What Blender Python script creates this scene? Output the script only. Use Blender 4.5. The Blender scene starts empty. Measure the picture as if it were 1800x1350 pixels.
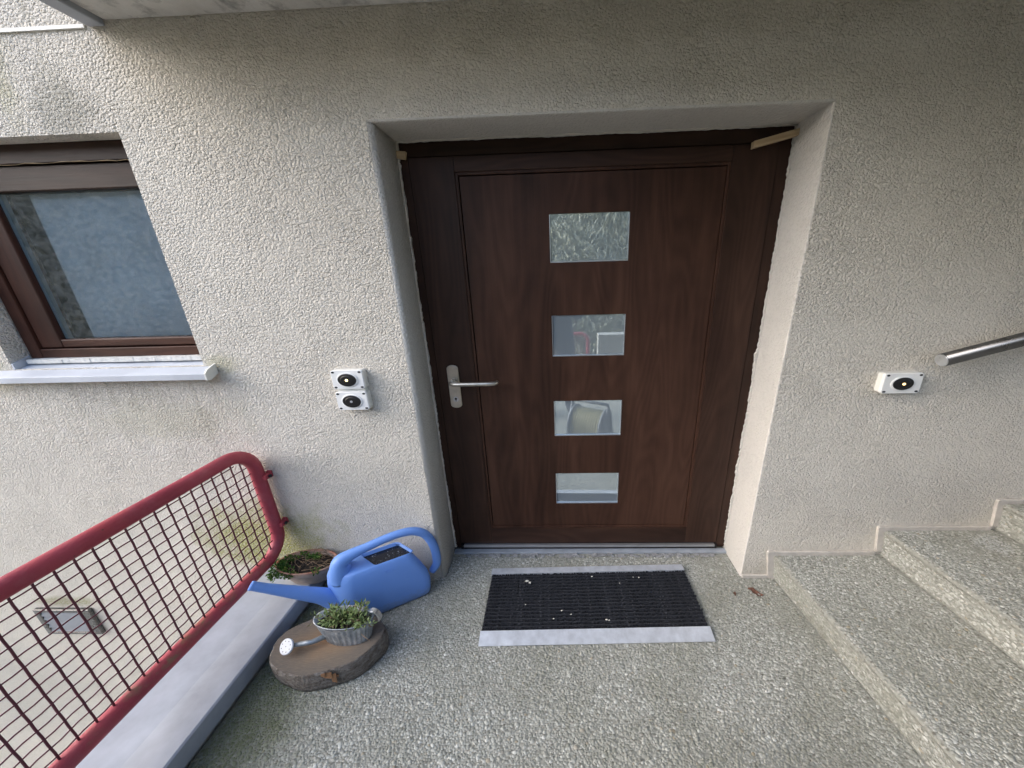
import bpy, bmesh, math, random
import numpy as np
from mathutils import Vector, Matrix

# ------------------------------------------------------------------ camera, world, sun, exposure
sc = bpy.context.scene
COL = sc.collection
RNG = np.random.default_rng(7)
random.seed(7)
rad = math.radians

YAW, PIT, ROL = -0.0336, -0.3226, -0.0294
fw = Vector((math.sin(YAW)*math.cos(PIT), math.cos(YAW)*math.cos(PIT), math.sin(PIT)))
rt = Vector((math.cos(YAW), -math.sin(YAW), 0))
up = rt.cross(fw)
cr = rt*math.cos(ROL) + up*math.sin(ROL)
cu = -rt*math.sin(ROL) + up*math.cos(ROL)
cam_d = bpy.data.cameras.new('camera')
cam = bpy.data.objects.new('camera', cam_d)
COL.objects.link(cam)
cam.matrix_world = Matrix(((cr.x, cu.x, -fw.x, 0.6547), (cr.y, cu.y, -fw.y, -1.4188), (cr.z, cu.z, -fw.z, 1.5891), (0, 0, 0, 1)))
cam_d.sensor_fit = 'HORIZONTAL'
cam_d.sensor_width = 36
cam_d.lens = 591.37/1800*36
cam_d.shift_x = -(966.11-900)/1800
cam_d.shift_y = (676.23-675)/1800
cam_d.clip_start = 0.02
cam_d.clip_end = 400
sc.camera = cam

SUN_AZ = Vector((-0.98, -0.20, 0)).normalized()      # where the light comes from
SUN_EL = rad(30)
world = bpy.data.worlds.new('World')
sc.world = world
world.use_nodes = True
wn = world.node_tree
wn.nodes.clear()
wo = wn.nodes.new('ShaderNodeOutputWorld')
wb = wn.nodes.new('ShaderNodeBackground')
sky = wn.nodes.new('ShaderNodeTexSky')
sky.sky_type = 'NISHITA'
sky.sun_disc = False
sky.sun_elevation = SUN_EL
sky.sun_rotation = math.atan2(SUN_AZ.x, SUN_AZ.y)
sky.air_density = 0.8
sky.dust_density = 2.0
sky.ozone_density = 1.0
wb.inputs['Strength'].default_value = 0.15
wn.links.new(sky.outputs[0], wb.inputs[0])
wn.links.new(wb.outputs[0], wo.inputs[0])

sun_d = bpy.data.lights.new('sun', 'SUN')
sun_d.energy = 1.3
sun_d.angle = rad(90)
sun_d.color = (0.95, 0.975, 1.0)
sun = bpy.data.objects.new('sun', sun_d)
COL.objects.link(sun)
sdir = Vector((SUN_AZ.x*math.cos(SUN_EL), SUN_AZ.y*math.cos(SUN_EL), math.sin(SUN_EL)))
sun.rotation_euler = sdir.to_track_quat('Z', 'Y').to_euler()
sun.location = sdir*20

sc.cycles.diffuse_bounces = 8
sc.cycles.use_denoising = True
sc.cycles.denoising_prefilter = 'ACCURATE'
sc.view_settings.view_transform = 'Standard'
sc.view_settings.look = 'None'
sc.view_settings.gamma = 1
sc.view_settings.use_curve_mapping = False
sc.view_settings.exposure = 1.7

# ------------------------------------------------------------------ material helpers
class NT:
    """tiny node-graph helper"""
    def __init__(self, name):
        self.m = bpy.data.materials.new(name)
        self.m.use_nodes = True
        self.t = self.m.node_tree
        self.b = self.t.nodes['Principled BSDF']
    def n(self, typ, **kw):
        nd = self.t.nodes.new(typ)
        for k, v in kw.items():
            setattr(nd, k, v)
        return nd
    def put(self, sock, v):
        if isinstance(v, bpy.types.NodeSocket):
            self.t.links.new(v, sock)
        elif isinstance(v, (tuple, list)):
            sock.default_value = tuple(v) + ((1,) if len(v) == 3 and sock.type == 'RGBA' else ())
        else:
            sock.default_value = v
    def obj(self, scale=(1, 1, 1), loc=(0, 0, 0), rot=(0, 0, 0), gen='Object'):
        tc = self.n('ShaderNodeTexCoord')
        mp = self.n('ShaderNodeMapping')
        mp.inputs['Scale'].default_value = scale
        mp.inputs['Location'].default_value = loc
        mp.inputs['Rotation'].default_value = rot
        self.t.links.new(tc.outputs[gen], mp.inputs[0])
        return mp.outputs[0]
    def pos(self):
        g = self.n('ShaderNodeNewGeometry')
        return g.outputs['Position']
    def noise(self, vec, scale, detail=4, rough=0.5, dist=0.0, col=False):
        nd = self.n('ShaderNodeTexNoise')
        self.put(nd.inputs['Vector'], vec)
        nd.inputs['Scale'].default_value = scale
        nd.inputs['Detail'].default_value = detail
        nd.inputs['Roughness'].default_value = rough
        nd.inputs['Distortion'].default_value = dist
        return nd.outputs['Color' if col else 'Fac']
    def voro(self, vec, scale, feature='F1', out='Distance', rnd=1.0):
        nd = self.n('ShaderNodeTexVoronoi', feature=feature)
        self.put(nd.inputs['Vector'], vec)
        nd.inputs['Scale'].default_value = scale
        nd.inputs['Randomness'].default_value = rnd
        return nd.outputs[out]
    def ramp(self, fac, stops, interp='LINEAR'):
        nd = self.n('ShaderNodeValToRGB')
        cr_ = nd.color_ramp
        cr_.interpolation = interp
        while len(cr_.elements) < len(stops):
            cr_.elements.new(0.5)
        for e, (p, c) in zip(cr_.elements, stops):
            e.position = p
            e.color = (c, c, c, 1) if isinstance(c, (int, float)) else tuple(c)+(1,)
        self.put(nd.inputs[0], fac)
        return nd.outputs[0]
    def mix(self, fac, a, b, blend='MIX'):
        nd = self.n('ShaderNodeMix', data_type='RGBA', blend_type=blend)
        self.put(nd.inputs[0], fac)
        self.put(nd.inputs[6], a)
        self.put(nd.inputs[7], b)
        return nd.outputs[2]
    def math(self, op, a, b=0.0, c=None):
        nd = self.n('ShaderNodeMath', operation=op)
        self.put(nd.inputs[0], a)
        self.put(nd.inputs[1], b)
        if c is not None:
            self.put(nd.inputs[2], c)
        return nd.outputs[0]
    def sep(self, vec):
        nd = self.n('ShaderNodeSeparateXYZ')
        self.put(nd.inputs[0], vec)
        return nd.outputs
    def mask(self, v, lo, hi):
        """0 below lo, 1 above hi (lo>hi inverts)"""
        nd = self.n('ShaderNodeMapRange', interpolation_type='SMOOTHSTEP')
        self.put(nd.inputs[0], v)
        a, b, c, d = (lo, hi, 0, 1) if lo < hi else (hi, lo, 1, 0)
        for i, x in enumerate((a, b, c, d)):
            nd.inputs[i+1].default_value = x
        return nd.outputs[0]
    def bump(self, h, dist=0.01, strength=1.0, normal=None):
        nd = self.n('ShaderNodeBump')
        nd.inputs['Strength'].default_value = strength
        nd.inputs['Distance'].default_value = dist
        self.put(nd.inputs['Height'], h)
        if normal is not None:
            self.t.links.new(normal, nd.inputs['Normal'])
        return nd.outputs[0]
    def out(self, base=None, rough=None, normal=None, metal=None, spec=None, **kw):
        for k, v in dict(**{'Base Color': base, 'Roughness': rough, 'Normal': normal, 'Metallic': metal, 'Specular IOR Level': spec}, **kw).items():
            if v is not None:
                self.put(self.b.inputs[k], v)
        return self.m

M = {}

def simple(name, base, rough=0.5, metal=0.0, spec=0.5, var=0.12, scale=14.0, bump=0.0, bscale=90.0):
    g = NT(name)
    v = g.obj()
    nz = g.noise(v, scale, 5, 0.6)
    c = g.mix(g.ramp(nz, [(0.3, 0.0), (0.7, 1.0)]), tuple(x*(1-var) for x in base), tuple(min(1, x*(1+var)) for x in base))
    r = g.math('MULTIPLY_ADD', nz, 0.25, rough-0.12)
    nrm = g.bump(g.noise(v, bscale, 3), bump) if bump else None
    M[name] = g.out(c, r, nrm, metal, spec)
    return M[name]

# rough scratched stucco of the house wall
def mat_stucco(name, base, rel, feature, stains):
    g = NT(name)
    p = g.pos()
    mp = g.n('ShaderNodeMapping')
    mp.inputs['Scale'].default_value = (0.78, 0.78, 1.0)
    g.t.links.new(p, mp.inputs[0])
    v = mp.outputs[0]
    warp = g.n('ShaderNodeVectorMath', operation='MULTIPLY_ADD')
    g.put(warp.inputs[0], g.noise(v, 38*feature, 2, 0.5, col=True))
    warp.inputs[1].default_value = (0.016/feature,)*3
    g.put(warp.inputs[2], v)
    wv = warp.outputs[0]
    vo = g.n('ShaderNodeTexVoronoi', feature='F1')
    g.put(vo.inputs['Vector'], wv)
    vo.inputs['Scale'].default_value = 84*feature
    grain = g.math('SUBTRACT', 0.75, g.math('POWER', vo.outputs['Distance'], 1.5))
    a = g.noise(wv, 120*feature, 3, 0.6, 0.3)
    b = g.noise(wv, 48*feature, 3, 0.6, 0.8)
    ridge = g.math('SUBTRACT', 1.0, g.math('MULTIPLY', g.math('ABSOLUTE', g.math('SUBTRACT', b, 0.5)), 6.0))
    ridge = g.math('MAXIMUM', ridge, 0.0)
    h = g.math('ADD', g.math('MULTIPLY', grain, 0.85), g.math('MULTIPLY', a, 0.6))
    h = g.math('SUBTRACT', g.math('ADD', h, g.math('MULTIPLY', b, 0.7)), g.math('MULTIPLY', ridge, 0.28))
    h = g.math('MULTIPLY', h, g.ramp(g.noise(p, 3.3, 3, 0.6), [(0.3, 0.55), (0.7, 1.15)]))
    nrm = g.bump(h, rel, 1.0)
    c = g.mix(g.ramp(g.noise(p, 1.6, 5, 0.6), [(0.3, 0.0), (0.72, 1.0)]), tuple(x*0.93 for x in base), tuple(min(1, x*1.05) for x in base))
    c = g.mix(g.math('MULTIPLY', g.ramp(g.noise(wv, 60*feature, 2), [(0.36, 1.0), (0.5, 0.0)]), 0.22), c, tuple(x*0.72 for x in base))
    if stains:
        x, y, z = g.sep(p)
        nz = g.noise(p, 9, 5, 0.65)
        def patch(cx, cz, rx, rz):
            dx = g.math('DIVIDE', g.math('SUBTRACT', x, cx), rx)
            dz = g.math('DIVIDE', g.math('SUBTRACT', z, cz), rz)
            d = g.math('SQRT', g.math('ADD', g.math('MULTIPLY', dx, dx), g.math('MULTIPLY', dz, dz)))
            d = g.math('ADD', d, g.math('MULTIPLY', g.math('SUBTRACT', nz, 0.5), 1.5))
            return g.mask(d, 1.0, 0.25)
        fine = g.ramp(g.noise(p, 120, 3, 0.6), [(0.35, 0.35), (0.6, 1.0)])
        for (cx, cz, rx, rz, colr, am) in [
                (-0.95, 0.27, 0.50, 0.30, (0.33, 0.33, 0.085), 1.0),     # algae behind the railing foot
                (-0.86, 1.24, 0.11, 0.07, (0.42, 0.40, 0.22), 0.6),      # by the sill end
                (-2.30, -0.19, 0.30, 0.05, (0.30, 0.29, 0.12), 0.8),     # over the wall lamp
                (-1.32, 2.45, 0.12, 0.45, (0.44, 0.42, 0.27), 0.8),     # run-off streak
                (-1.12, 2.21, 0.16, 0.16, (0.30, 0.29, 0.24), 0.7),
                (-1.93, 1.45, 0.12, 0.40, (0.36, 0.35, 0.20), 0.7),
                (-1.20, 0.98, 0.55, 0.16, (0.48, 0.455, 0.33), 0.5), (0.8, 2.36, 1.9, 0.10, (0.40, 0.36, 0.27), 0.5), (2.3, 0.5, 0.9, 0.3, (0.52, 0.50, 0.46), 0.4), (-0.30, 0.75, 0.35, 0.30, (0.56, 0.53, 0.46), 0.35),
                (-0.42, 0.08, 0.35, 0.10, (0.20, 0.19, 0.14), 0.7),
                (-3.2, -1.0, 1.3, 0.7, (0.50, 0.49, 0.45), 0.5),
        ]:
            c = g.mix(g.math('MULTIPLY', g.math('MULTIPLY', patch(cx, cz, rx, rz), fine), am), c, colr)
        # rain streaks under the sill and beside the balcony edge
        mp2 = g.n('ShaderNodeMapping')
        mp2.inputs['Scale'].default_value = (22, 22, 0.9)
        g.t.links.new(p, mp2.inputs[0])
        stk = g.ramp(g.noise(mp2.outputs[0], 1.0, 4, 0.6), [(0.5, 0.0), (0.68, 1.0)])
        a1 = g.math('MULTIPLY', g.math('MULTIPLY', g.mask(z, 0.55, 1.15), g.mask(z, 1.24, 1.18)), g.mask(x, -0.84, -0.95))
        a2 = g.math('MULTIPLY', g.mask(z, 2.1, 2.6), g.mask(x, -0.95, -1.1))
        c = g.mix(g.math('MULTIPLY', g.math('MULTIPLY', stk, g.math('ADD', a1, a2)), 0.38), c, (0.36, 0.335, 0.25))
        # splash dirt along the landing
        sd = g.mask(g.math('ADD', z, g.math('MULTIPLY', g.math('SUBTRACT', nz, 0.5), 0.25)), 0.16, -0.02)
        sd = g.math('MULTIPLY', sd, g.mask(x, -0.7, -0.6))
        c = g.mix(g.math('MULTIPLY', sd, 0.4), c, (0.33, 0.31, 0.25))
        # dark pin-holes left of the balcony
        pin = g.mask(g.voro(wv, 26), 0.09, 0.04)
        pin = g.math('MULTIPLY', pin, g.math('MULTIPLY', patch(-1.15, 2.28, 0.5, 0.4), 0.85))
        c = g.mix(pin, c, (0.10, 0.10, 0.08))
        # soot and dirt washed along the joint under the balcony
        t = g.math('ADD', z, g.math('MULTIPLY', g.math('SUBTRACT', g.noise(p, 5, 4), 0.5), 0.14))
        dirt = g.math('MULTIPLY', g.mask(t, 2.33, 2.45), g.mask(x, -0.95, -0.75))
        c = g.mix(g.math('MULTIPLY', dirt, 0.15), c, (0.23, 0.21, 0.16))
    M[name] = g.out(c, 0.9, nrm, None, 0.25)
    return M[name]

mat_stucco('stucco', (0.72, 0.672, 0.59), 0.0085, 1.6, True)
mat_stucco('fine_plaster', (0.62, 0.59, 0.54), 0.0034, 1.5, False)

# foil-covered door timber
def mat_wood(name, c0, c1, c2, axis='Z', rough=0.5):
    g = NT(name)
    sc_ = {'Z': (9, 9, 0.9), 'X': (0.9, 9, 9)}[axis]
    v = g.obj(scale=sc_)
    big = g.noise(v, 0.9, 3, 0.5, 0.8)
    fig = g.noise(g.obj(scale=(5.5, 5.5, 0.9) if axis == 'Z' else (0.9, 5.5, 5.5)), 1.0, 1.5, 0.4)
    figure = g.math('MULTIPLY_ADD', g.math('SINE', g.math('MULTIPLY', fig, 95.0)), 0.5, 0.5)
    fib = g.noise(g.obj(scale=tuple(s*14 if s > 1 else s*3 for s in sc_)), 1.4, 4, 0.65)
    f = g.math('ADD', g.math('MULTIPLY', big, 0.66), g.math('ADD', g.math('MULTIPLY', figure, 0.10), g.math('MULTIPLY', fib, 0.22)))
    c = g.ramp(f, [(0.28, c0), (0.52, c1), (0.78, c2)])
    # cloudy wear
    c = g.mix(g.math('MULTIPLY', g.ramp(g.noise(g.obj(), 3.0, 5, 0.65), [(0.45, 0.0), (0.75, 1.0)]), 0.35), c, c2)
    nrm = g.bump(fib, 0.0006, 0.8)
    M[name] = g.out(c, g.math('MULTIPLY_ADD', fib, 0.22, rough-0.1), nrm, None, 0.22)
mat_wood('door_wood', (0.025, 0.0112, 0.0068), (0.054, 0.0240, 0.0146), (0.088, 0.042, 0.0262))
mat_wood('door_wood_cross', (0.025, 0.0112, 0.0068), (0.054, 0.0240, 0.0146), (0.088, 0.042, 0.0262), axis='X')
mat_wood('shaded_wood', (0.017, 0.0085, 0.0055), (0.036, 0.0170, 0.0110), (0.064, 0.032, 0.0205))  # darker copy of the door wood: shade on frame and stiles painted in
mat_wood('shaded_wood_cross', (0.017, 0.0085, 0.0055), (0.036, 0.0170, 0.0110), (0.064, 0.032, 0.0205), axis='X')  # cross-grain copy with painted shade, also for the window's top rails
mat_wood('window_wood', (0.022, 0.008, 0.005), (0.058, 0.021, 0.013), (0.095, 0.040, 0.025))
mat_wood('window_wood_cross', (0.022, 0.008, 0.005), (0.058, 0.021, 0.013), (0.095, 0.040, 0.025), axis='X')
mat_wood('pale_wood', (0.38, 0.27, 0.15), (0.52, 0.39, 0.24), (0.62, 0.49, 0.32), axis='X', rough=0.7)

simple('groove', (0.012, 0.008, 0.007), 0.7)
simple('aluminium', (0.62, 0.64, 0.67), 0.34, 0.85, bump=0.0002, bscale=300, var=0.05)
simple('ramp_metal', (0.56, 0.59, 0.64), 0.42, 0.35, var=0.16, scale=26)
simple('cap_metal', (0.36, 0.385, 0.43), 0.42, 0.15, var=0.17, scale=7)
simple('sill_metal', (0.50, 0.525, 0.57), 0.45, 0.15, var=0.10, scale=5)
simple('white_sealant', (0.70, 0.69, 0.65), 0.6, var=0.15, scale=30, bump=0.004, bscale=60)
simple('nickel', (0.56, 0.52, 0.45), 0.33, 0.9, var=0.15, scale=25)
simple('handrail_steel', (0.17, 0.17, 0.17), 0.28, 0.95, var=0.1)
simple('white_plastic', (0.80, 0.80, 0.78), 0.35, var=0.04)
simple('white_plastic_shade', (0.72, 0.71, 0.66), 0.4, var=0.05)
simple('black_plastic', (0.012, 0.012, 0.013), 0.3, var=0.1)
simple('dark_metal', (0.03, 0.03, 0.032), 0.5, 0.6)
simple('zinc_trim', (0.62, 0.63, 0.64), 0.3, 0.85, var=0.1, scale=30)
simple('rose_paint', (0.50, 0.53, 0.57), 0.5, 0.1, var=0.06)
simple('lamp_grey', (0.22, 0.23, 0.245), 0.6, 0.0, var=0.1)
simple('split_wood', (0.24, 0.125, 0.06), 0.9, var=0.4, scale=50)
simple('threshold_metal', (0.36, 0.39, 0.43), 0.5, 0.2, var=0.15)
simple('wire_paint', (0.125, 0.026, 0.040), 0.55, var=0.25, scale=20)
simple('rail_grey', (0.06, 0.063, 0.072), 0.5, 0.3)
simple('soil', (0.022, 0.016, 0.012), 0.95, var=0.5, scale=60, bump=0.01, bscale=120)
simple('room_wall', (0.50, 0.56, 0.60), 0.8)
simple('blind_fabric', (0.74, 0.76, 0.77), 0.8, var=0.14, scale=6)
simple('interior', (0.10, 0.11, 0.12), 0.9)
simple('spacer', (0.35, 0.45, 0.47), 0.4, 0.3)
simple('dry_leaf', (0.16, 0.075, 0.05), 0.8, var=0.4, scale=80)
simple('crumb', (0.6, 0.58, 0.52), 0.8)
simple('twig', (0.22, 0.15, 0.09), 0.9, var=0.3, scale=60)
simple('mortar', (0.30, 0.30, 0.30), 0.95, var=0.35, scale=40, bump=0.012, bscale=110)
simple('pinkish_skirting', (0.50, 0.465, 0.42), 0.8, var=0.16, scale=20, bump=0.003, bscale=120)
simple('grey_concrete', (0.33, 0.325, 0.30), 0.9, var=0.15, scale=9, bump=0.004, bscale=140)
simple('hose', (0.26, 0.24, 0.12), 0.5, var=0.2)
simple('reel_plastic', (0.16, 0.17, 0.19), 0.45)
simple('earth', (0.14, 0.14, 0.08), 0.95, var=0.4, scale=3)

def mat_led(name, colr, s):
    g = NT(name)
    M[name] = g.out((0.8, 0.7, 0.4), 0.3, **{'Emission Color': colr, 'Emission Strength': s})
mat_led('led_yellow', (1.0, 0.80, 0.38), 1.0)
mat_led('led_warm', (1.0, 0.62, 0.22), 0.9)
simple('lens_grey', (0.35, 0.36, 0.37), 0.25)

def mat_redpaint():
    g = NT('red_paint')
    v = g.obj()
    c = g.mix(g.ramp(g.noise(v, 6, 5, 0.6), [(0.3, 0.0), (0.7, 1.0)]), (0.29, 0.034, 0.052), (0.41, 0.064, 0.084))
    c = g.mix(g.math('MULTIPLY', g.ramp(g.noise(v, 2.3, 4, 0.6), [(0.52, 0.0), (0.66, 1.0)]), 0.55), c, (0.42, 0.045, 0.035))
    chip = g.ramp(g.noise(v, 46, 5, 0.7, 0.6), [(0.665, 0.0), (0.69, 1.0)])
    c = g.mix(g.math('MULTIPLY', chip, 0.8), c, (0.12, 0.055, 0.035))
    dust = g.ramp(g.noise(v, 11, 6, 0.7), [(0.5, 0.0), (0.72, 1.0)])
    c = g.mix(g.math('MULTIPLY', dust, 0.25), c, (0.42, 0.20, 0.20))
    x, y, z = g.sep(g.pos())
    nz = g.noise(g.pos(), 22, 5, 0.7)
    # rust, chipped paint and algae along the bottom rail
    low = g.mask(g.math('ADD', z, g.math('MULTIPLY', g.math('SUBTRACT', nz, 0.5), 0.16)), 0.29, 0.255)
    up_ = g.n('ShaderNodeNewGeometry').outputs['Normal']
    nzz = g.sep(up_)[2]
    c = g.mix(g.math('MULTIPLY', g.math('MULTIPLY', low, g.mask(nzz, -0.1, 0.6)), g.ramp(g.noise(g.pos(), 9, 4), [(0.45, 0.0), (0.62, 0.8)])), c, (0.21, 0.16, 0.085))
    M['red_paint'] = g.out(c, g.math('MULTIPLY_ADD', nz, 0.3, 0.35), g.bump(g.noise(v, 120, 3), 0.0012), None, 0.4)
mat_redpaint()

def mat_blue():
    g = NT('blue_plastic')
    v = g.obj()
    c = g.mix(g.noise(v, 7, 4), (0.145, 0.30, 0.70), (0.17, 0.33, 0.75))
    c = g.mix(g.math('MULTIPLY', g.ramp(g.noise(v, 30, 5, 0.7), [(0.55, 0.0), (0.8, 1.0)]), 0.2), c, (0.22, 0.33, 0.62))
    ge = g.n('ShaderNodeNewGeometry')
    wz = g.sep(ge.outputs['Position'])[2]
    nz = g.noise(v, 34, 6, 0.75)
    scf = g.ramp(g.noise(g.obj(scale=(1, 1, 5), rot=(0.3, 0.2, 0.4)), 24, 5, 0.75), [(0.60, 0.0), (0.70, 1.0)])
    c = g.mix(g.math('MULTIPLY', scf, 0.28), c, (0.34, 0.44, 0.72))
    low = g.mask(g.math('ADD', wz, g.math('MULTIPLY', g.math('SUBTRACT', nz, 0.5), 0.12)), 0.07, 0.005)
    c = g.mix(g.math('MULTIPLY', low, 0.45), c, (0.16, 0.16, 0.14))
    M['blue_plastic'] = g.out(c, g.ramp(nz, [(0.3, 0.34), (0.7, 0.6)]), g.bump(g.noise(v, 260, 2), 0.0004), None, 0.45)
mat_blue()

def mat_water():
    g = NT('dirty_water')
    v = g.obj()
    f = g.ramp(g.noise(v, 75, 4, 0.75, 1.5), [(0.60, 0.0), (0.66, 1.0)])
    c = g.mix(f, (0.006, 0.008, 0.014), (0.30, 0.31, 0.33))
    M['dirty_water'] = g.out(c, 0.25, None, None, 0.5)
mat_water()

def mat_zinc():
    g = NT('zinc')
    v = g.obj()
    c = g.ramp(g.noise(v, 26, 5, 0.7), [(0.3, (0.20, 0.225, 0.25)), (0.5, (0.33, 0.36, 0.38)), (0.7, (0.60, 0.62, 0.63))])
    M['zinc'] = g.out(c, g.ramp(g.noise(v, 40, 3), [(0.3, 0.3), (0.7, 0.65)]), None, 0.55, 0.5)
mat_zinc()

def mat_terracotta():
    g = NT('terracotta')
    v = g.obj()
    c = g.mix(g.ramp(g.noise(v, 14, 5, 0.65), [(0.35, 0.0), (0.65, 1.0)]), (0.30, 0.11, 0.065), (0.36, 0.26, 0.20))
    x, y, z = g.sep(v)
    c = g.mix(g.math('MULTIPLY', g.mask(z, 0.108, 0.085), 0.7), c, (0.34, 0.31, 0.27))
    M['terracotta'] = g.out(c, 0.85, g.bump(g.noise(v, 150, 3), 0.002))
mat_terracotta()

def mat_logtop():
    g = NT('cut_wood')
    tc = g.n('ShaderNodeTexCoord')
    mp = g.n('ShaderNodeMapping')
    mp.inputs['Scale'].default_value = (0.5, 1.0, 0.0)
    g.t.links.new(tc.outputs['Object'], mp.inputs[0])
    v = mp.outputs[0]
    w = g.n('ShaderNodeTexWave', wave_type='RINGS', rings_direction='SPHERICAL')
    g.put(w.inputs['Vector'], v)
    w.inputs['Scale'].default_value = 34
    w.inputs['Distortion'].default_value = 1.6
    w.inputs['Detail'].default_value = 3
    w.inputs['Detail Scale'].default_value = 2.0
    r = g.n('ShaderNodeVectorMath', operation='LENGTH')
    g.put(r.inputs[0], v)
    rr = g.math('ADD', r.outputs['Value'], g.math('MULTIPLY', g.math('SUBTRACT', g.noise(v, 18, 4, 0.6), 0.5), 0.07))
    c = g.ramp(g.math('MULTIPLY', rr, 8.0), [(0.05, (0.30, 0.165, 0.085)), (0.38, (0.21, 0.14, 0.085)), (0.68, (0.145, 0.115, 0.088)), (0.93, (0.115, 0.10, 0.085))])
    c = g.mix(g.math('MULTIPLY', w.outputs['Fac'], 0.10), c, (0.10, 0.06, 0.035))
    saw = g.noise(g.obj(scale=(1, 6, 1), rot=(0, 0, 0.5)), 40, 3, 0.6)
    c = g.mix(g.math('MULTIPLY', g.ramp(saw, [(0.4, 0.0), (0.7, 1.0)]), 0.35), c, (0.28, 0.21, 0.14))
    M['cut_wood'] = g.out(c, 0.85, g.bump(g.math('ADD', saw, g.math('MULTIPLY', w.outputs['Fac'], 0.08)), 0.0015))
mat_logtop()

def mat_bark():
    g = NT('bark')
    v = g.obj(scale=(1, 1, 1.6))
    f = g.noise(v, 30, 6, 0.7, 0.8)
    c = g.ramp(f, [(0.3, (0.075, 0.055, 0.04)), (0.5, (0.18, 0.155, 0.13)), (0.66, (0.29, 0.265, 0.235)), (0.76, (0.46, 0.45, 0.42))])
    M['bark'] = g.out(c, 0.95, g.bump(g.math('ADD', f, g.noise(v, 90, 3)), 0.013))
mat_bark()

def mat_brush():
    g = NT('brush')
    ri = g.n('ShaderNodeNewGeometry').outputs['Random Per Island']
    c = g.ramp(ri, [(0.0, (0.006, 0.007, 0.010)), (0.85, (0.018, 0.02, 0.026)), (1.0, (0.05, 0.052, 0.06))])
    M['brush'] = g.out(c, 0.7, None, None, 0.3)
mat_brush()

def mat_leaf(name, stops):
    g = NT(name)
    ri = g.n('ShaderNodeNewGeometry').outputs['Random Per Island']
    c = g.ramp(ri, stops)
    g.out(c, 0.55, None, None, 0.35)
    tr = g.n('ShaderNodeBsdfTranslucent')
    g.put(tr.inputs[0], c)
    mx = g.n('ShaderNodeMixShader')
    mx.inputs[0].default_value = 0.3
    g.t.links.new(g.b.outputs[0], mx.inputs[1])
    g.t.links.new(tr.outputs[0], mx.inputs[2])
    g.t.links.new(mx.outputs[0], g.t.nodes['Material Output'].inputs[0])
    M[name] = g.m
mat_leaf('grey_green_leaf', [(0, (0.09, 0.125, 0.05)), (0.35, (0.22, 0.30, 0.10)), (0.7, (0.34, 0.43, 0.19)), (0.86, (0.17, 0.15, 0.08)), (1, (0.12, 0.08, 0.05))])
mat_leaf('succulent_leaf', [(0, (0.03, 0.075, 0.015)), (0.5, (0.075, 0.17, 0.03)), (0.9, (0.13, 0.24, 0.05)), (1, (0.26, 0.26, 0.05))])
mat_leaf('grass', [(0, (0.08, 0.09, 0.055)), (0.4, (0.19, 0.195, 0.125)), (0.7, (0.38, 0.37, 0.27)), (1, (0.72, 0.69, 0.54))])

def mat_ground(name, cols, scale, bmp):
    g = NT(name)
    p = g.pos()
    f = g.noise(p, scale, 8, 0.68)
    f2 = g.noise(p, scale*9, 5, 0.7)
    c = g.ramp(g.math('ADD', g.math('MULTIPLY', f, 0.55), g.math('MULTIPLY', f2, 0.45)), list(zip((0.3, 0.5, 0.7), cols)))
    M[name] = g.out(c, 0.95, g.bump(f2, bmp), None, 0.2)
mat_ground('turf', [(0.12, 0.12, 0.08), (0.19, 0.185, 0.125), (0.29, 0.27, 0.195)], 3.0, 0.05)
mat_ground('far_ground', [(0.30, 0.295, 0.27), (0.38, 0.375, 0.345), (0.45, 0.44, 0.41)], 1.2, 0.02)

# washed pebbles set in concrete
def mat_pebble():
    g = NT('pebble')
    ge = g.n('ShaderNodeNewGeometry')
    ri = ge.outputs['Random Per Island']
    c = g.ramp(ri, [(0.0, (0.23, 0.234, 0.205)), (0.25, (0.305, 0.309, 0.277)), (0.6, (0.37, 0.374, 0.337)), (0.9, (0.44, 0.443, 0.405)), (0.97, (0.56, 0.562, 0.525)), (1.0, (0.30, 0.26, 0.19))])
    p = ge.outputs['Position']
    x, y, z = g.sep(p)
    big = g.noise(p, 2.4, 5, 0.62)
    c = g.mix(g.math('MULTIPLY', g.ramp(big, [(0.44, 0.0), (0.66, 1.0)]), 0.55), c, (0.17, 0.168, 0.118))
    # moss beside the parapet
    ms = g.mask(g.math('ADD', x, g.math('MULTIPLY', g.math('SUBTRACT', g.noise(p, 7, 5, 0.7), 0.5), 0.5)), -0.16, -0.56)
    c = g.mix(g.math('MULTIPLY', ms, 0.75), c, (0.085, 0.10, 0.035))
    # foot-worn pale scuffs
    sp = g.mask(g.noise(p, 3.1, 2, 0.4), 0.66, 0.74)
    c = g.mix(g.math('MULTIPLY', sp, 0.35), c, (0.52, 0.53, 0.54))
    M['pebble'] = g.out(c, 0.88, g.bump(g.noise(p, 420, 2), 0.0008), None, 0.15)
mat_pebble()

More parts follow.
